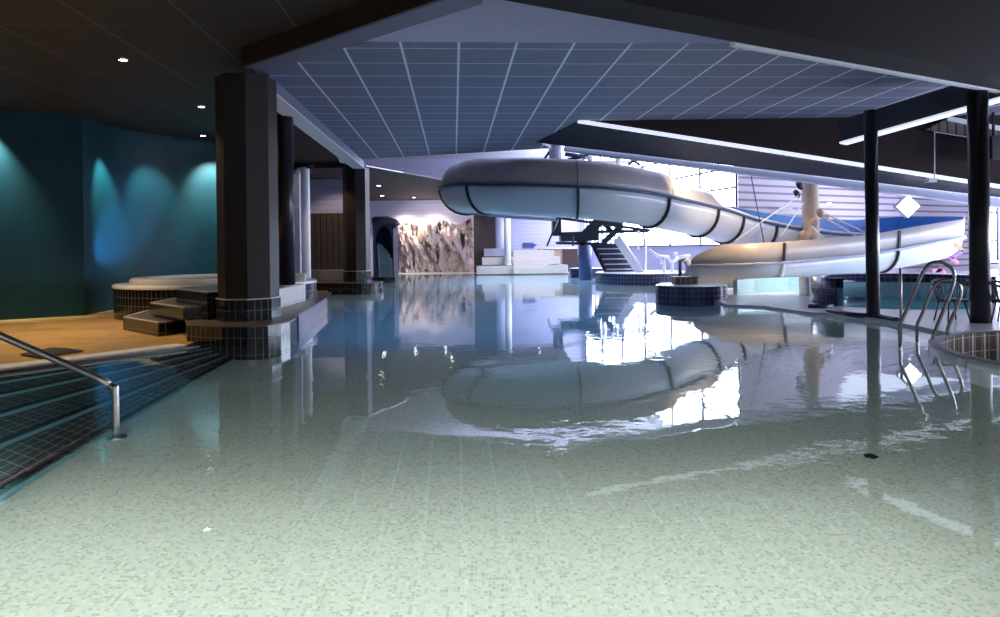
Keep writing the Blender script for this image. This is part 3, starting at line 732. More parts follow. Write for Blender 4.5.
b_ = B(); sweep([lower(i, 0) for i in range(iend - 6, NP)], b_); b_.build('blue_lining', 'slide_blue', shell)
# cover
def cover(i, g=0., n_=16):
    p, q, s_, up = frame(i)
    h = .80
    j1 = (len(start) + 5) * 10 - 3
    if i > j1: h = .80 - .22 * min(1, (i - j1) / 5.)
    if i > iend - 8: h *= max(.12, 1 - (i - (iend - 8)) / 9.)
    w2 = .76
    return [p + s_ * (w2 + g) * cos(a) * (1 if abs(cos(a)) > .0 else 1) + up * (h + g) * (sin(a) ** .8 if sin(a) > 0 else 0) for a in [pi * k / n_ for k in range(n_ + 1)]]
b_ = B(); sweep([cover(i) for i in range(0, iend + 1)], b_); cover_o = b_.build('tube_cover', 'slide_cover', sl, solid=.02)
# side walls of the open part
def wall_rows(side, i0, i1, hfun, g=0.):
    rows = []
    for i in range(i0, i1):
        p, q, s_, up = frame(i); rx, rz = radii(i); h = hfun(i)
        o_ = p + s_ * side * (rx + .03 + g)
        rows.append([o_, o_ + up * h * .5 + s_ * side * .03, o_ + up * h + s_ * side * .05])
    return rows
hf = lambda i: (.12 + .50 * min(1, max(0, (i - iend) / 12.))) if i < i2 - 10 else .55
hf_out = lambda i: hf(i) * (1 - max(0, (i - (NP - 12)) / 14.))
b_ = B(); sweep(wall_rows(1, iend - 4, NP, hf_out), b_); side_o = b_.build('outer_side_wall', 'slide_cover', sl, solid=.03)
b_ = B(); sweep(wall_rows(1, iend - 4, NP, lambda i: hf_out(i) - .02, -.025), b_); b_.build('outer_wall_lining', 'slide_blue', side_o)
b_ = B(); sweep(wall_rows(-1, iend - 4, NP, lambda i: .10), b_); b_.build('inner_side_wall', 'slide_white', sl, solid=.03)
# flanges
for side, nm in ((1, 'outer_flange'), (-1, 'inner_flange')):
    b_ = B(); rows = []
    for i in range(NP):
        p, q, s_, up = frame(i); rx, rz = radii(i)
        a = p + s_ * side * (rx - .0); c = p + s_ * side * (rx + .12)
        rows.append([a + up * .035, c + up * .035, c - up * .035, a - up * .035])
    sweep(rows, b_); b_.build(nm, 'flange_blue' if side < 0 else plain('flange_pale', (.30, .36, .52), .35), sl)
# joint bands on the lower shell
def band(i, mat, name, w_=2):
    b_ = B(); r0 = max(0, i); rows = []
    p, q, s_, up = frame(r0)
    base = lower(r0, .03); outs = lower(r0, .10)
    a1 = [x - q * .035 for x in base]; a2 = [x - q * .035 for x in outs]; a3 = [x + q * .035 for x in outs]; a4 = [x + q * .035 for x in base]
    sweep([a1, a2, a3, a4], b_); b_.build(name, mat, shell)
def near_u(u, lo, hi):
    best = min(range(lo, hi), key=lambda i: abs(500 + F * path[i][0] / path[i][1] - u)); return best
fr0 = len(start) * 10
jb = [near_u(u, fr0 - 8, iend + 90) for u in (486, 577, 650, 698, 724, 760)] + [36]
for i in jb: band(i, 'joint_black', 'joint_band')
for u in (876, 768): band(near_u(u, i2 - 10, NP), 'joint_black' if u > 800 else 'slide_white', 'joint_band')
# bands across the outer wall of run two and cover
for u in (768, 876):
    i = near_u(u, i2 - 10, NP); p, q, s_, up = frame(i); rx, rz = radii(i)
    a = p + s_ * (rx + .08)
    B().bar(a, a + up * .52 + s_ * .03, .06, .06).build('wall_joint', 'joint_black', side_o)
for u, m_ in ((577, 'slide_cover'), (655, 'orange')):
    i = near_u(u, fr0, iend); b_ = B(); p, q, s_, up = frame(i)
    c0 = cover(i, .0); c1_ = cover(i, .012)
    sweep([[x - q * .02 for x in c0], [x - q * .02 for x in c1_], [x + q * .02 for x in c1_], [x + q * .02 for x in c0]], b_)
    b_.build('cover_seam', 'cover_dark', cover_o)
# end piece at left of run two (blunt open mouth ring)
p, q, s_, up = frame(NP - 1)
b_ = B(); rows = [[x for x in lower(NP - 1, .0)], [x + q * .12 for x in lower(NP - 1, .0)], [x + q * .12 for x in lower(NP - 1, .08)], [x for x in lower(NP - 1, .08)]]
sweep(rows, b_); b_.build('exit_ring', 'slide_white', sl)

# supports
def post(name, x, y, z0, z1, r, mat, label):
    o = empty(name, (x, y, z0), label, 'post')
    B().tube([(x, y, z0), (x, y, z1)], r, 24).build('shaft', mat, o)
    B().tube([(x, y, z0), (x, y, z0 + .05)], r + .06, 24).build('base_ring', mat, o)
    return o
x_ = (811 - 500) / F * 21.7
mo = post('support_mast', x_, 21.7, -1.1, 3.9, .25, 'yellow_paint', 'thick yellowish mast holding the open slide with stay rods')
def rodp(name, a, c, r, mat, par): return B().tube([a, c], r, 8).build(name, mat, par)
ymast = 21.2
rodp('stay_rod', D(798, 196, 20.95), D(735, 241, 20.0), .022, 'white_trim', mo)
rodp('stay_rod', D(803, 203, 20.95), D(780, 238, 20.0), .018, 'white_trim', mo)
rodp('stay_rod', D(822, 216, 20.95), D(858, 237, 19.8), .022, 'white_trim', mo)
rodp('stay_rod', D(826, 214, 21.1), D(868, 234, 20.0), .022, 'white_trim', mo)
rodp('stay_rod', D(812, 226, 20.9), D(824, 238, 19.9), .02, 'white_trim', mo)
for (u, v, r, m_) in ((801, 186, .10, 'rubber'), (798, 194, .09, 'rubber'), (822, 214, .11, 'copper_clamp'), (816, 223, .10, 'copper_clamp'), (806, 236, .12, 'copper_clamp'), (828, 219, .08, 'copper_clamp')):
    c = D(u, v, 21.0)
    B().tube([(c.x - r, c.y, c.z + r), (c.x, c.y + .05, c.z), (c.x + r, c.y + .2, c.z - r * .6)], r, 12, rr=[r * .7, r, r * .6]).build('clamp', m_, mo)
tag(B().tube([D(749.5, 168, 20.2), D(764, 243, 19.4)], .015, 8).build('hanger_cable', 'dark_steel'), 'thin dark hanger cable from the roof block down to the open trough', 'cable')
sx = (507.5 - 500) / F * 34.5
o = post('slide_support', sx, 34.45, .45, 3.94, .16, 'white_paint', 'pale slim post under the covered slide, in front of the stepped seat')
tag(B().tube([D(466, 212, 21.6), D(508, 216.5, 21.6), D(556, 219.5, 21.6)], .06, 12).build('cross_arm', 'lilac_wall'), 'thin lilac pipe running beneath the covered slide', 'pipe')
# pylon that carries the tube (550-560 / 145-160)
xq = (555.5 - 500) / F * 22.6
o = post('slide_pylon', xq, 22.2, 3.9, 4.6, .2, 'lilac_wall', 'short lilac pylon above the covered slide under the ceiling tip')
o.location = o.location
B().bar((xq - .45, 22.2, 3.95), (xq - .1, 22.2, 4.45), .08, .08).build('brace', 'dark_steel', o)
B().bar((xq - .5, 22.2, 3.95), (xq + .5, 22.2, 3.95), .15, .1).build('saddle', 'dark_steel', o)
# roof truss members seen between tube and block
tr_ = empty('roof_truss', tuple(D(610, 155, 23.2)), 'pale tubular roof truss between the covered slide and the slanting roof block', 'truss')
def tb_(a, c, r=.05, m_='white_trim', par=None, nm='truss_bar'): B().tube([a, c], r, 8).build(nm, m_, par)
for a, c, r, m_ in (((568, 160), (600, 152), .06, 'dark_steel'), ((575, 148), (590, 160), .05, 'white_trim'), ((590, 150), (590, 162), .09, 'white_trim'), ((588, 153), (620, 158), .06, 'dark_steel'),
                 ((600, 156), (585, 148), .05, 'white_trim'), ((600, 150), (640, 158), .05, 'blue_beam'), ((618, 152), (618, 172), .1, 'white_trim'), ((625, 155), (640, 165), .05, 'dark_steel'), ((640, 155), (628, 165), .05, 'dark_steel'), ((565, 154), (585, 157), .07, 'blue_beam'), ((575, 162), (630, 162), .05, 'white_trim')):
    tb_(D(*a, 23.5), D(*c, 23.5), r, m_, tr_)

# ================================================================== STEEL STAIRS
YS = 26.5
ls = empty('steel_stairs', (4.2, YS, .35), 'dark steel stairs with a white side stringer climbing to the slide', 'stairs')
def bar2(a, c, w_, h, m_, nm, Y=YS, Y2=None): return B().bar(D(*a, Y), D(*c, Y2 or Y), w_, h).build(nm, m_, ls)
B().box(*[q for q in (D(552.5, 225, YS).x, D(561, 225, YS).x)], YS - .1, YS + .6, D(550, 236, YS).z, D(550, 215, YS).z).build('hanger_plate', 'dark_steel', ls)
bar2((560, 237), (597, 236), .9, .35, 'dark_steel', 'landing')
bar2((556, 243), (605, 244), .1, .1, 'dark_steel', 'landing_edge', YS - .4)
bar2((552, 217), (650, 230.5), .08, .1, 'dark_steel', 'upper_rail', YS - .45)
bar2((578, 243), (598, 222), .3, .38, 'dark_steel', 'upper_stringer', YS - .3)
bar2((596, 221.5), (622, 224), .3, .25, 'dark_steel', 'upper_beam', YS - .3)
bar2((603, 243), (622, 225), .2, .2, 'dark_steel', 'brace', YS - .3)
bar2((584, 232), (648, 231), .12, .12, 'dark_steel', 'cross_beam', YS - .3)
bar2((612, 232), (602, 222), .15, .15, 'dark_steel', 'brace', YS - .2)
for k in range(7):
    u0 = 594 + k * 2.4; u1 = 618 + k * 3.5; v = 243.5 + k * 5.1
    a = D(u0, v, YS); c = D(u1, v, YS)
    td = B().box(a.x, c.x, YS - .15, YS + .35, a.z - .19, a.z).build('tread', 'dark_steel', ls)
    B().box(a.x, c.x, YS - .17, YS - .15, a.z - .03, a.z + .01).build('tread_edge', 'lilac_wall', td)
bar2((594, 243), (611, 277), .08, .3, 'dark_steel', 'stringer')
bar2((617, 238), (642.5, 276), .07, .32, 'white_paint', 'side_stringer', YS - .3, 25.6)
bar2((619, 236), (644, 270), .05, .05, 'dark_steel', 'handrail', YS - .35, 25.6)
for (a, c) in (((645.5, 276), (645.5, 238)), ((645.5, 240), (638, 231)), ((638, 231), (638, 250)), ((558, 219), (547, 246)), ((573, 236), (573, 246))):
    B().tube([D(*a, 25.7), D(*c, 25.7)], .035, 8).build('rail_post', 'white_paint' if a[0] > 600 else 'dark_steel', ls)
tag(B().tube([(D(586, 250, 27).x, 27.3, 0), (D(586, 250, 27).x, 27.3, 1.7)], .26, 24).build('stair_column', plain('stair_column', (.12, .16, .32), .4)), 'thick blue grey column beneath the steel stair landing', 'column')
# narrow vertical slats behind
b_ = B(); o = empty('slatted_screen', tuple(D(600, 250, 33)), 'pale vertical slatted screen behind the steel stairs', 'screen')
for k in range(12):
    a = D(579 + k * 4.0, 248, 33)
    B().box(a.x - .05, a.x + .05, 33, 33.08, .9, 3.0).build('screen_slat', 'lilac_wall', o)

# play sprayer on the long island
o = empty('water_sprayer', tuple(D(665, 272, 25)), 'pale branching water sprayer on the long island', 'sprayer')
for pts in ([(649, 250), (657, 256), (668, 257), (672, 263), (679, 257)], [(660, 256), (662, 264)], [(672, 263), (672, 274)], [(664, 256), (664, 275)], [(675, 256), (676, 252)], [(679, 257), (690, 256)]):
    B().tube([D(*q, 25.0) for q in pts], .06, 10).build('spray_arm', 'white_paint', o)
o = empty('curved_outlet', tuple(D(690, 278, 19.6)), 'white curved outlet bracket under the left end of the open slide', 'outlet')
B().tube([D(*q, 19.8) for q in ((686, 259), (689, 263), (690, 269), (688, 275), (684, 279))], .12, 12).build('outlet_pipe', 'white_paint', o)
B().tube([D(*q, 19.9) for q in ((680, 278), (680, 261), (690, 258))], .05, 10).build('outlet_frame', 'blue_beam', o)

# ================================================================== STEPPED WHITE SEAT
o = empty('stepped_seat', (1.2, 34.6, DZ), 'pale tiled stepped seat at the far end of the pool, left of the steel stairs', 'seat')
def blk(u0, u1, v0, v1, Y, dpt, m_, nm):
    a = D(u0, v1, Y); c = D(u1, v0, Y); B().box(a.x, c.x, Y, Y + dpt, max(a.z, -.05), c.z).build(nm, m_, o, bevel=.01)
M['seat_tile'] = plain('seat_tile', (.66, .62, .60), .35, var=.04)
blk(476.5, 568, 265, 274.5, 33.9, 3, 'seat_tile', 'lower_tier')
blk(482, 560, 256.5, 265, 34.6, 2.3, 'seat_tile', 'middle_tier')
blk(484, 515, 248.3, 256.5, 35.3, 1.6, 'lilac_wall', 'upper_tier')
for k in range(5):
    blk(513.5, 552 - k * 2.5 + 2, 252.3 + k * 4.4 - 4.4 + 2, 274, 35.2 - k * .38, .5, 'seat_tile', 'stair_step')
blk(540, 563, 248.5, 274, 35.4, 1.5, 'tan_block', 'end_block')
blk(563, 582, 249, 272, 35.3, 1.5, 'brown_panel', 'brown_panel')
blk(582, 584, 248, 273, 35.2, 1.5, 'white_paint', 'panel_frame')
blk(545, 584, 247.6, 249, 35.2, 1.6, 'white_paint', 'panel_cap')
p = D(528, 245, 35.6)
b_ = B()
o = empty('folded_mats', (p.x, 35.7, D(528, 248.5, 35.6).z), 'pile of blue folded bathing mats on the stepped seat', 'mats')
for k in range(4):
    zz = WLOC[o.name].z + .075 * k
    B().box(p.x - .33 + .05 * (k % 2), p.x + .3 + .07 * (k % 3), 35.4, 35.95, zz, zz + .065).build('folded_mat', 'blue_vinyl', o, bevel=.03)
# dark pillar + pale cylinder behind
a = D(474, 250, 36.4); c = D(490, 250, 36.4)
tag(B().box(a.x, c.x + .3, 36.2, 37.0, DZ, 3.95).build('brown_pillar', plain('brown_pillar', (.035, .022, .025), .5)), 'wide dark brown pillar right of the rock face', 'pillar')
tag(B().tube([(D(499, 250, 35.9).x, 36.6, DZ), (D(499, 250, 35.9).x, 36.6, 3.95)], .42, 28).build('round_pillar', 'lilac_wall'), 'thick lilac round pillar between the brown pillar and the slim slide post', 'pillar')

# rock face
b_ = B(); nx, nz = 90, 50; xa = D(393, 250, 37).x; xb = D(477, 250, 37).x
g = []
for i in range(nx + 1):
    x = xa + (xb - xa) * i / nx
    top = 2.55 + .35 * noise.noise(Vector((x * 1.1, 3, 0))) - .5 * max(0, 1 - (i / nx) / .12) + .25 * (i / nx)
    if i == nx: top -= .3
    for k in range(nz + 1):
        z = top * k / nz
        dd = .9 * noise.fractal(Vector((x * .9 + z * .35, z * .35, 1.3)), .8, 2.1, 5) + .25 * noise.noise(Vector((x * 4, z * 1.2, 5)))
        edge_ = min(1, i / 5, (nx - i) / 5)
        g.append((x, min(38.0, 37.1 + (.6 - dd * .8) * 1 - .5 * edge_), z))
for i in range(nx):
    for k in range(nz):
        a = i * (nz + 1) + k
        b_.face([g[a], g[a + nz + 1], g[a + nz + 2], g[a + 1]])
for i in range(nx):
    a = i * (nz + 1) + nz; t0 = g[a]; t1 = g[a + nz + 1]
    b_.face([t0, t1, (t1[0], 37.98, t1[2] - .1), (t0[0], 37.98, t0[2] - .1)])
tag(b_.build('rock_face', 'rock'), 'rugged white and orange rock face spotlit at the far end of the pool', 'rock')

# grotto
YG = 27.5
gx0 = D(373, 250, YG).x; gx1 = D(393.5, 250, YG).x; gm = (gx0 + gx1) / 2 + .02
o = empty('grotto_shower', (gm, YG, 0), 'dark arched grotto with rounded cap and falling water, beside the second thick column', 'grotto')
b_ = B()
ri, zi = (gx1 - gx0) / 2 - .06, 1.5
ro_pts = []
for k in range(13):
    a = pi * k / 12; ro_pts.append((gm - ri * cos(a), zi + .75 * sin(a)))
b_in = [(gm - ri, 0)] + ro_pts + [(gm + ri, 0)]
out_ = [(gx0, 0)] + [(gx0, 2.35)] * 1 + [(gx0 + (gx1 - gx0) * k / 12, 2.35) for k in range(13)][1:-1] + [(gx1, 2.35), (gx1, 0)]
for i in range(len(b_in) - 1):
    a, c = b_in[i], b_in[i + 1]; e_, f2 = out_[min(i, len(out_) - 1)], out_[min(i + 1, len(out_) - 1)]
    b_.face([(a[0], YG, a[1]), (c[0], YG, c[1]), (f2[0], YG, f2[1]), (e_[0], YG, e_[1])])
    b_.face([(a[0], YG, a[1]), (c[0], YG, c[1]), (c[0], YG + 1.2, c[1]), (a[0], YG + 1.2, a[1])])
b_.face([(gx0, YG, 0), (gx0, YG + 1.2, 0), (gx0, YG + 1.2, 2.35), (gx0, YG, 2.35)]); b_.face([(gx1, YG, 0), (gx1, YG + 1.2, 0), (gx1, YG + 1.2, 2.35), (gx1, YG, 2.35)])
b_.face([(gx0, YG + 1.2, 0), (gx1, YG + 1.2, 0), (gx1, YG + 1.2, 2.35), (gx0, YG + 1.2, 2.35)])
b_.build('arched_shell', plain('grotto_dark', (.03, .04, .09), .3), o)
B().tube([(gx0 - .02, YG + .1, 2.4), (gx1 - .15, YG + .1, 2.4), (gx1 + .05, YG + .1, 2.33), (gx1 + .14, YG + .1, 2.2)], .17, 16).build('rounded_cap', 'blue_beam', o)
B().box(gx0, gx1 - .25, YG + .3, YG + .9, 2.45, 2.62).build('top_box', 'blue_beam', o)
b_ = B(); m0 = gm - ri + .04
for k in range(8):
    x = m0 + k * .075; zt = 1.55 - k * k * .012
    b_.tube([(x, YG + .55, 0), (x + .02, YG + .5, zt * .5), (x - .01, YG + .5, zt)], .035, 6)
b_.build('falling_water', plain('falling_water', (.55, .7, .85), .2, var=.4, scale=30), o)
B().box(gx0 - .05, gx1 + .05, YG - .1, YG + .2, 0, .22).build('threshold', 'black_tile', o)

# left background: dark slatted panel, wall, door
YW = 26.0
a = D(309, 271, YW); c = D(346, 213, YW)
tag(B().box(a.x, c.x + .3, YW, YW + .1, DZ, c.z).build('board_screen', 'wood_dark'), 'dark brown vertical board panel between the two thick columns', 'panel')
struct(B().box(-8.5, -5.2, YW + .12, YW + .3, 0, 4.0).build('wall_left_back', 'siding_fine'))
a = D(296, 270, 22.5); c = D(308.5, 168, 22.5)
tag(B().prism(arc((a.x + c.x) / 2, 22.7, .2, 0, 354, 28), .28, 3.98).build('round_pillar', 'white_paint'), 'pale narrow pillar left of the dark board panel', 'pillar')
tag(B().box(D(270, 250, 18).x, D(280, 250, 18).x, 18.0, 18.1, DZ, 3.6).build('wooden_panel', 'wood_orange'), 'orange lit wooden panel glimpsed right of the nearest thick column', 'panel')
tag(B().box(D(288, 250, 19).x, D(300, 250, 19).x, 19.0, 19.15, DZ, 3.4).build('lilac_partition', 'lilac_wall'), 'narrow lilac partition behind the slim round column', 'partition')
o = tag(B().box(D(296, 170, 21).x, D(300, 170, 21).x, 20.95, 21, D(298, 183, 21).z, D(298, 170, 21).z).build('wall_sign', 'white_paint'), 'small blank white plate high on the pale narrow pillar', 'sign')

# teal walls
def wall_pts(): 
    pts = [P(-120, 325, DZ), P(0, 320, DZ), P(84, 315.6, DZ)]
    return pts
w1 = [(-12.6, 12.2), xy(P(0, 320, DZ)), (-8.47, 14.25)]
b_ = B(); Lc = 0
for i in range(2):
    a, c = w1[i], w1[i + 1]; b_.face([(a[0], a[1], DZ), (c[0], c[1], DZ), (c[0], c[1], 4.12), (a[0], a[1], 4.12)])
struct(b_.build('wall_left', 'teal_wall'))
w2 = cr([(-8.47, 14.25), (-8.6, 15.4), (-8.35, 16.4), (-7.7, 17.15), (-6.9, 17.6), (-6.0, 17.85), (-5.6, 18.0)], 6)
b_ = B()
for i in range(len(w2) - 1):
    a, c = w2[i], w2[i + 1]; b_.face([(a[0], a[1], DZ), (c[0], c[1], DZ), (c[0], c[1], 4.12), (a[0], a[1], 4.12)], None, True)
struct(b_.build('wall_curved', 'teal_wall'))
struct(B().box(-14, -13.8, -3, 16, 0, 4.05).build('wall_left_side', 'teal_wall'))
struct(B().box(-14, -8.3, 29, 29.2, 0, 4.05).build('wall_left_end', 'pale_wall'))

# ================================================================== RIGHT SIDE: basin wall, furniture, chairs, ladder
bc = (8.35, 14.6)
o = empty('round_basin', (*bc, DZ), 'round turquoise basin wall with dark tiled rim behind the chrome ladder', 'basin')
rB = 1.55
wl_ = B(); wl_.lathe(bc, [(rB, DZ), (rB, .40)], 40, radians(-15), radians(200)); wl_.build('turquoise_side', 'cyan_tile', o)
wl_ = B(); wl_.lathe(bc, [(rB, .40), (rB, .58), (rB + .18, .6), (rB + .18, DZ)], 40, radians(-15), radians(200)); wl_.build('dark_rim', 'black_blue', o)
B().lathe(bc, [(0.001, DZ + .012), (rB, DZ + .012)], 40).build('basin_water', plain('basin_water', (.12, .5, .6), .04), o)
o = empty('dark_ring_kerb', tuple(P(860, 310, DZ)), 'curved dark kerb sweeping past the left dark pole at the deck edge', 'kerb')
kp = [P(808, 308, DZ), P(829, 308, DZ), P(834, 304.5, DZ), P(845, 301, DZ), P(865, 300.5, DZ)]
B().tube([Vector(p) + Vector((0, 0, .03)) for p in cr(kp, 6)], .05, 8).build('kerb_back', 'black_blue', o)
kp = [P(829, 312, DZ), P(855, 316.2, DZ), P(879, 318, DZ), P(899, 321.5, DZ)]
B().tube([Vector(p) + Vector((0, .05, .02)) for p in cr(kp, 6)], .045, 8).build('kerb_front', 'black_blue', o)
# low turquoise wall under slide
wlc = arc(9.6, 16.0, 3.6, 185, 95, 24)
b_ = B()
pl_ = [(5.9, 17.6), (6.5, 18.1), (7.6, 18.6), (9.0, 18.9), (10.5, 19)]
for i in range(len(pl_) - 1):
    a, c = pl_[i], pl_[i + 1]; b_.face([(a[0], a[1], DZ), (c[0], c[1], DZ), (c[0], c[1], .42), (a[0], a[1], .42)])
tag(b_.build('turquoise_kerb', 'cyan_tile', solid=.12), 'low turquoise tiled wall beneath the open slide', 'wall')
p = P(845, 300, DZ)
tag(B().box(p.x - .22, p.x + .28, 17.0, 17.5, DZ, .5).build('white_bench', 'white_paint', bevel=.05), 'white cube bench left of the slimmer dark pole', 'bench')
for (u, v, lab) in ((831, 302, 'round white stool with dark seat, left one beside the white cube bench'), (839, 304, 'round white stool with dark seat, front one beside the white cube bench')):
    p = P(u, v, DZ); s = empty('round_stool', tuple(p), lab, 'stool', 'stools beside the white bench')
    h_ = .25 if u < 835 else .16
    B().tube([(p.x, p.y, DZ), (p.x, p.y, DZ + h_ * .6)], .15, 20).build('stool_base', 'cyan_tile', s)
    B().tube([(p.x, p.y, DZ + h_ * .6), (p.x, p.y, DZ + h_)], .17, 20).build('seat', 'flange_blue', s)

# bistro chairs
def chair(loc, label):
    s = empty('bistro_chair', loc, label, 'chair', 'wire armchairs on the white deck'); x, y, z = loc
    B().lathe((x, y), [(0.001, z + .36), (.21, z + .36), (.23, z + .34), (.21, z + .32), (0.001, z + .32)], 24).build('seat', 'rattan', s)
    for k in range(4):
        a = radians(45 + 90 * k)
        B().tube([(x + .17 * cos(a), y + .17 * sin(a), z + .33), (x + .25 * cos(a), y + .25 * sin(a), z)], .012, 8).build('leg', 'dark_steel', s)
    rim = [(x + .27 * cos(radians(a)), y + .27 * sin(radians(a)), z + .56 + .10 * max(0, sin(radians(a)))) for a in range(-30, 211, 12)]
    ar = B().tube(rim, .018, 8).build('arm_rail', 'rattan', s)
    b_ = B()
    for k, a in enumerate(range(0, 181, 18)):
        ra = radians(a)
        b_.tube([(x + .2 * cos(ra), y + .2 * sin(ra), z + .36), (x + .27 * cos(ra), y + .27 * sin(ra), z + .56 + .10 * sin(ra))], .008, 6)
    b_.build('back_slats', 'rattan', ar)
    return s
pc = P(952, 321.5, DZ)
ch = chair((pc.x, pc.y, DZ), 'dark wire armchair partly behind the thicker pole, nearer the ladder')
c2_ = copy_tree(ch); q = P(1008, 323, DZ); c2_.location = (q.x, q.y, DZ); c2_['label'] = 'dark wire armchair cut off by the right edge of the picture'
c2_.rotation_euler.z = .7

# ladder
def lad(u_foot, v_foot, u_in, u_top, v_top, label):
    Yf = P(u_foot, v_foot, DZ).y
    f_ = P(u_foot, v_foot, DZ); 
    Yi = Yf + .15
    w0 = Vector(((u_in - 500) / F * Yi, Yi, 0))
    return f_, w0
o = empty('pool_ladder', tuple(P(925, 340, DZ)), 'chrome pool ladder with two tall looped rails at the deck edge', 'ladder')
def loop(Y, pts):
    v_ = cr([tuple(D(u, v, y)) for u, v, y in pts], 6)
    return v_
Y1 = P(933, 341, DZ).y; Y2 = P(947, 336.5, DZ).y
r1 = [(933, 341, Y1), (934, 334, Y1), (949, 296, Y1), (954, 279, Y1), (952.5, 270, Y1), (945, 263.5, Y1), (936, 262, Y1), (928, 265, Y1), (922, 274, Y1), (911, 300, Y1), (902, 320, Y1), (900, 326, Y1), (900, 337, Y1), (900.2, 349, Y1), (900.5, 362, Y1)]
r2 = [(947, 336.5, Y2), (948, 328, Y2), (956, 308, Y2), (960.5, 294, Y2), (959.5, 286, Y2), (954, 281.5, Y2), (946, 280, Y2), (938, 282, Y2), (932, 289, Y2), (923, 312, Y2), (917.5, 324, Y2), (917, 331, Y2), (917.2, 344, Y2), (917.5, 356, Y2)]
B().tube(cr([tuple(D(*q)) for q in r1], 5), .022, 12).build('rail', 'chrome', o)
B().tube(cr([tuple(D(*q)) for q in r2], 5), .022, 12).build('rail', 'chrome', o)
for (u, v, Y) in ((933, 341, Y1), (947, 336.5, Y2)):
    p = P(u, v, DZ); B().tube([(p.x, p.y, DZ), (p.x, p.y, DZ + .02)], .055, 20).build('rail_flange', 'steel', o)
a0 = D(900.3, 360, Y1); a1 = D(917.4, 354, Y2)
for z in (-.18, -.45, -.72):
    B().bar((a0.x, a0.y, z), (a1.x, a1.y, z), .07, .03).build('rung', 'steel', o)
for a in (a0, a1): B().tube([(a.x, a.y, a.z), (a.x, a.y, -.9)], .024, 12).build('rail_lower', 'steel', o)
# slim pole right behind ladder (900, 270)
p = P(899, 323, DZ)
tag(B().tube([((900 - 500) / F * (p.y + .3), p.y + .3, DZ), ((900 - 500) / F * (p.y + .3), p.y + .3, D(900, 268, p.y + .3).z)], .022, 10).build('flag_pole', 'steel'), 'slim upright rod just left of the ladder rails', 'rod')

# zigzag bracket at the right end of the slide
o = empty('zigzag_ornament', tuple(D(950, 262, 20.5)), 'orange and pink zigzag ornament below the right end of the slide', 'ornament')
for a, c, m_ in (((955, 244), (963, 251), 'orange'), ((963, 251), (951, 258), 'purple'), ((951, 258), (958, 263), 'pink'), ((932, 271), (942, 270), 'pink'), ((942, 270), (946, 277), 'pink'), ((936, 273), (941, 268), 'purple')):
    B().bar(D(*a, 20.6), D(*c, 20.6), .06, .1).build('zigzag_arm', m_, o)

# diamond sign
c = D(907, 206.5, 19.0); 
o = empty('diamond_lamp', tuple(c), 'glowing white diamond shaped lamp hanging above the open slide', 'lamp')
def diamond(r, y0, y1): return None
b_ = B(); r = .30
pts = [(c.x, c.z + r), (c.x + r * 1.05, c.z), (c.x, c.z - r), (c.x - r * 1.05, c.z)]
f0 = [(x, 18.95, z) for x, z in pts]; f1 = [(x * 1.0 - .05, 19.05, z) for x, z in pts]
b_.face(f0[::-1])
b_.build('lamp_face', 'sign_face', o)
b_ = B()
for i in range(4):
    j = (i + 1) % 4; b_.face([f0[i], f0[j], f1[j], f1[i]])
b_.face(f1); b_.build('lamp_frame', 'white_paint', o)
B().tube([(c.x, 19.1, c.z + r), (c.x, 19.1, 3.0)], .015, 8).build('hanger', 'white_trim', o)
for (u, v, Y, lab) in ((785, 209, 24.9, 'small white fitting on the clad wall left of the yellowish mast'), (829, 204, 25.8, 'small round lit lamp on the clad wall right of the yellowish mast')):
    c = D(u, v, Y)
    if u == 785: tag(B().box(c.x - .22, c.x + .22, Y - .1, Y + .05, c.z - .08, c.z + .08).build('wall_fitting', 'white_paint', bevel=.02), lab, 'fitting')
    else: tag(B().tube([(c.x, Y - .1, c.z), (c.x, Y + .1, c.z)], .05, 16).build('round_lamp', 'sign_face'), lab, 'lamp')

# ================================================================== HANDRAIL
YH = 5.95
hb = refr(115.5, 443, 1.1); YH = P(113, 406, 0).y
x_h = (114 - 500) / F * YH + .0
o = empty('handrail', (x_h, YH, -1.1), 'brushed steel handrail bending down into the water at the left steps', 'handrail')
zt = D(113, 387, YH).z
top = [Vector((x_h, YH, -1.08)), Vector((x_h - .005, YH, zt - .08)), Vector((x_h - .015, YH, zt - .02)), Vector((x_h - .05, YH, zt + .02))]
far_ = D(-45, 313, YH - .25)
top2 = [D(96, 377, YH), D(0, 335.5, YH - .05), far_]
B().tube(cr([tuple(p) for p in top], 6), .03, 16).build('post', 'steel', o)
B().tube([tuple(top[-1])] + [tuple(p) for p in top2], .03, 16).build('top_rail', 'steel', o)
B().tube([(x_h, YH, -1.1), (x_h, YH, -1.075)], .075, 24).build('foot_plate', 'steel', o)
B().tube([tuple(far_), (far_.x - .02, far_.y, DZ)], .026, 16).build('post', 'steel', o)

# ================================================================== DOWNLIGHTS
def downlight(u, v, z, lit, label, warm=(1, .82, .6), power=30, spot=85):
    p = P(u, v, z); 
    s = empty('downlight', (p.x, p.y, z - .03), label, 'downlight', 'recessed ceiling downlights')
    rg = B().lathe((p.x, p.y), [(.055, z - .012), (.085, z - .015), (.09, z - .002)], 24).build('ring', 'rubber' if lit else 'speaker', s)
    B().lathe((p.x, p.y), [(.0001, z - .010), (.055, z - .010)], 24).build('lamp_face', 'lamp_face' if lit else 'speaker', rg)
    if power:
        L_ = bpy.data.lights.new('downlight_beam', 'SPOT'); L_.energy = power; L_.color = warm; L_.spot_size = radians(spot); L_.spot_blend = .8; L_.shadow_soft_size = .05
        lo = bpy.data.objects.new('downlight_beam', L_); C.objects.link(lo); lo.location = (p.x, p.y, z - .04)
    return p
DLL = ZC + .12
downlight(123, 59.5, DLL, True, 'lit round downlight in the dark ceiling, nearest to the camera', power=60, spot=110)
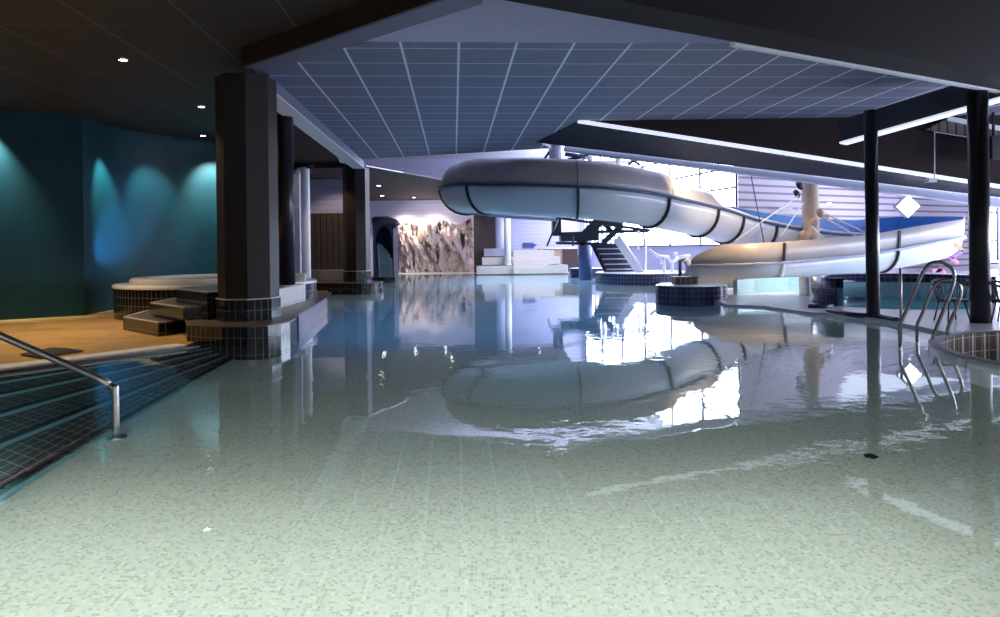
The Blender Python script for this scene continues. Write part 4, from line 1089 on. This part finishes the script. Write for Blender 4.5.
downlight(201.5, 106.5, DLL, True, 'lit round downlight left of the nearest thick column, upper of two', power=60)
downlight(203, 135.5, DLL, True, 'lit round downlight left of the nearest thick column, lower of two', power=60)
downlight(276, 145, DLL, True, 'lit round downlight between the nearest thick column and the slim round column', power=30)
downlight(314, 167, DLL, True, 'lit round downlight in the far left ceiling between the two thick columns', power=30)
for (u, v, lab) in ((14, 101, 'dark angled spot lamp above the left teal wall, leftmost'), (128, 124.5, 'dark angled spot lamp above the curved teal wall, left of two'), (170, 131, 'dark angled spot lamp above the curved teal wall, right of two')):
    downlight(u, v, DLL, False, lab, power=0)
for (u, vm) in ((384, 357), (416, 352), (446, 348), (452, 362), (484, 348), (514, 364), (540, 351), (381, 377)):
    v0 = V0 - RO * (u - 500); Y = (3.95 + HC) * F / (vm - v0); Y = min(Y, 37.3)
    x = (u - 500 - 1.5) / F * Y
    s = empty('downlight', (x, Y, 3.92), 'lit downlight in the far brown ceiling, seen as a dot in the water', 'downlight', 'downlights of the far brown ceiling')
    rg = B().lathe((x, Y), [(.10, 3.93), (.14, 3.93), (.15, 3.949)], 16).build('ring', 'rubber', s)
    B().lathe((x, Y), [(.0001, 3.935), (.10, 3.935)], 16).build('lamp_face', 'lamp_face', rg)

def spot(loc, target, power, col, size, blend=.6, soft=.05, name='spot_beam'):
    L_ = bpy.data.lights.new(name, 'SPOT'); L_.energy = power; L_.color = col; L_.spot_size = radians(size); L_.spot_blend = blend; L_.shadow_soft_size = soft
    o = bpy.data.objects.new(name, L_); C.objects.link(o); o.location = loc
    o.rotation_euler = (Vector(target) - Vector(loc)).to_track_quat('-Z', 'Y').to_euler(); return o
def area(loc, target, power, col, sx, sy, name='area_light'):
    L_ = bpy.data.lights.new(name, 'AREA'); L_.energy = power; L_.color = col; L_.shape = 'RECTANGLE'; L_.size = sx; L_.size_y = sy
    o = bpy.data.objects.new(name, L_); C.objects.link(o); o.location = loc
    o.rotation_euler = (Vector(target) - Vector(loc)).to_track_quat('-Z', 'Y').to_euler(); return o
TEAL = (.55, 1., .95); WARM = (1., .72, .42); BLUE = (.35, .5, 1.)
# wall washers on the teal walls
spot((-9.75, 13.15, 3.9), (-9.8, 13.6, 2.6), 750, (.8, 1., .85), 62, .9)
spot((-8.05, 14.95, 3.85), (-8.65, 15.2, 2.4), 620, TEAL, 50, .9)
spot((-7.6, 15.9, 3.85), (-8.2, 16.5, 2.6), 320, TEAL, 60, .9)
spot((-6.9, 16.9, 3.85), (-7.2, 17.5, 2.7), 650, (.8, .95, .85), 70, .9)
spot((-7.7, 14.4, .9), (-8.6, 15.5, 1.7), 500, BLUE, 60, 1.)
# rock spots
for u in (404, 433):
    x = (u - 500) / F * 37
    spot((x, 36.6, 3.85), (x, 37.7, 1.2), 420, (1., .84, .62), 95)
spot((-3, 33, 3.8), (-3.3, 37.5, 1.2), 550, (1., .9, .85), 80)
# deck light, warm
for (x, y) in ((-7.4, 10.8), (-6.3, 9.0), (-8.2, 12.2)):
    spot((x, y, 3.9), (x, y, 0), 290, (1., .78, .48), 80)
spot((-5.4, 10.3, 3.9), (-3.9, 10.5, 1.4), 110, WARM, 55)
spot((-6.3, 21.6, 3.8), (-5.0, 22.4, 1.8), 110, WARM, 70)
# slide lamp (warm) and seat light
spot(D(700, 170, 18.8), D(672, 194, 20.6), 220, WARM, 90, 1.)
spot((6.5, 17.2, 2.8), (6.9, 19.2, 1.0), 420, WARM, 100)
spot((1.0, 31.5, 3.8), (1.2, 34.6, .4), 200, (1., .93, .9), 80)
spot((-6.3, 17.2, 3.7), (-5.7, 18.0, 1.8), 60, WARM, 100)
spot((-5.9, 24.3, 3.8), (-6.0, 26.0, 1.5), 70, (1., .8, .65), 90)
spot((7.0, 20.0, 3.0), (7.2, 21.3, 2.4), 35, WARM, 90)
spot(D(952, 175, 17.4), D(948, 192, 18.05), 15, WARM, 110)
# underwater fill lights added to brighten the pool floor and blue the water
area((-2.5, -1.6, -.2), (-1.5, 3.2, -1.1), 270, (.94, .99, .97), 8, .25, 'pool_fill')
area((-1.3, 2.9, -.06), (-1.3, 2.9, -1.1), 102, (.96, .99, .95), 8, 3.4, 'pool_fill')
area((-.3, 15, -.06), (-.3, 15, -1.1), 110, (.02, .24, .8), 6.5, 9, 'pool_fill')
area((0.5, 28, -.06), (.5, 28, -1.1), 230, (.05, .36, 1.), 7, 9, 'pool_fill')
# unseen fill added to brighten the hall and its high ceiling
area((12, 26.0, 5.6), (9, 20, 0), 330, (.68, .78, 1.), 12, 5, 'hall_fill')
area((0, 27.5, 4.05), (0, 27.2, 6.2), 260, (.60, .62, 1.), 6, .8, 'hall_fill')

W = bpy.data.worlds.new('world'); SC.world = W; W.use_nodes = True
W.node_tree.nodes['Background'].inputs[0].default_value = (.55, .6, .9, 1); W.node_tree.nodes['Background'].inputs[1].default_value = .05

SC.view_settings.view_transform = 'Standard'; SC.view_settings.look = 'None'; SC.view_settings.gamma = 1
SC.view_settings.use_curve_mapping = False; SC.view_settings.exposure = 0
cy = SC.cycles
cy.use_denoising = True
try: cy.denoiser = 'OPENIMAGEDENOISE'; cy.denoising_input_passes = 'RGB_ALBEDO_NORMAL'
except Exception: pass
cy.max_bounces = 10; cy.diffuse_bounces = 5; cy.glossy_bounces = 6; cy.transmission_bounces = 8
cy.caustics_reflective = True; cy.caustics_refractive = True; cy.blur_glossy = .3; cy.sample_clamp_indirect = 6
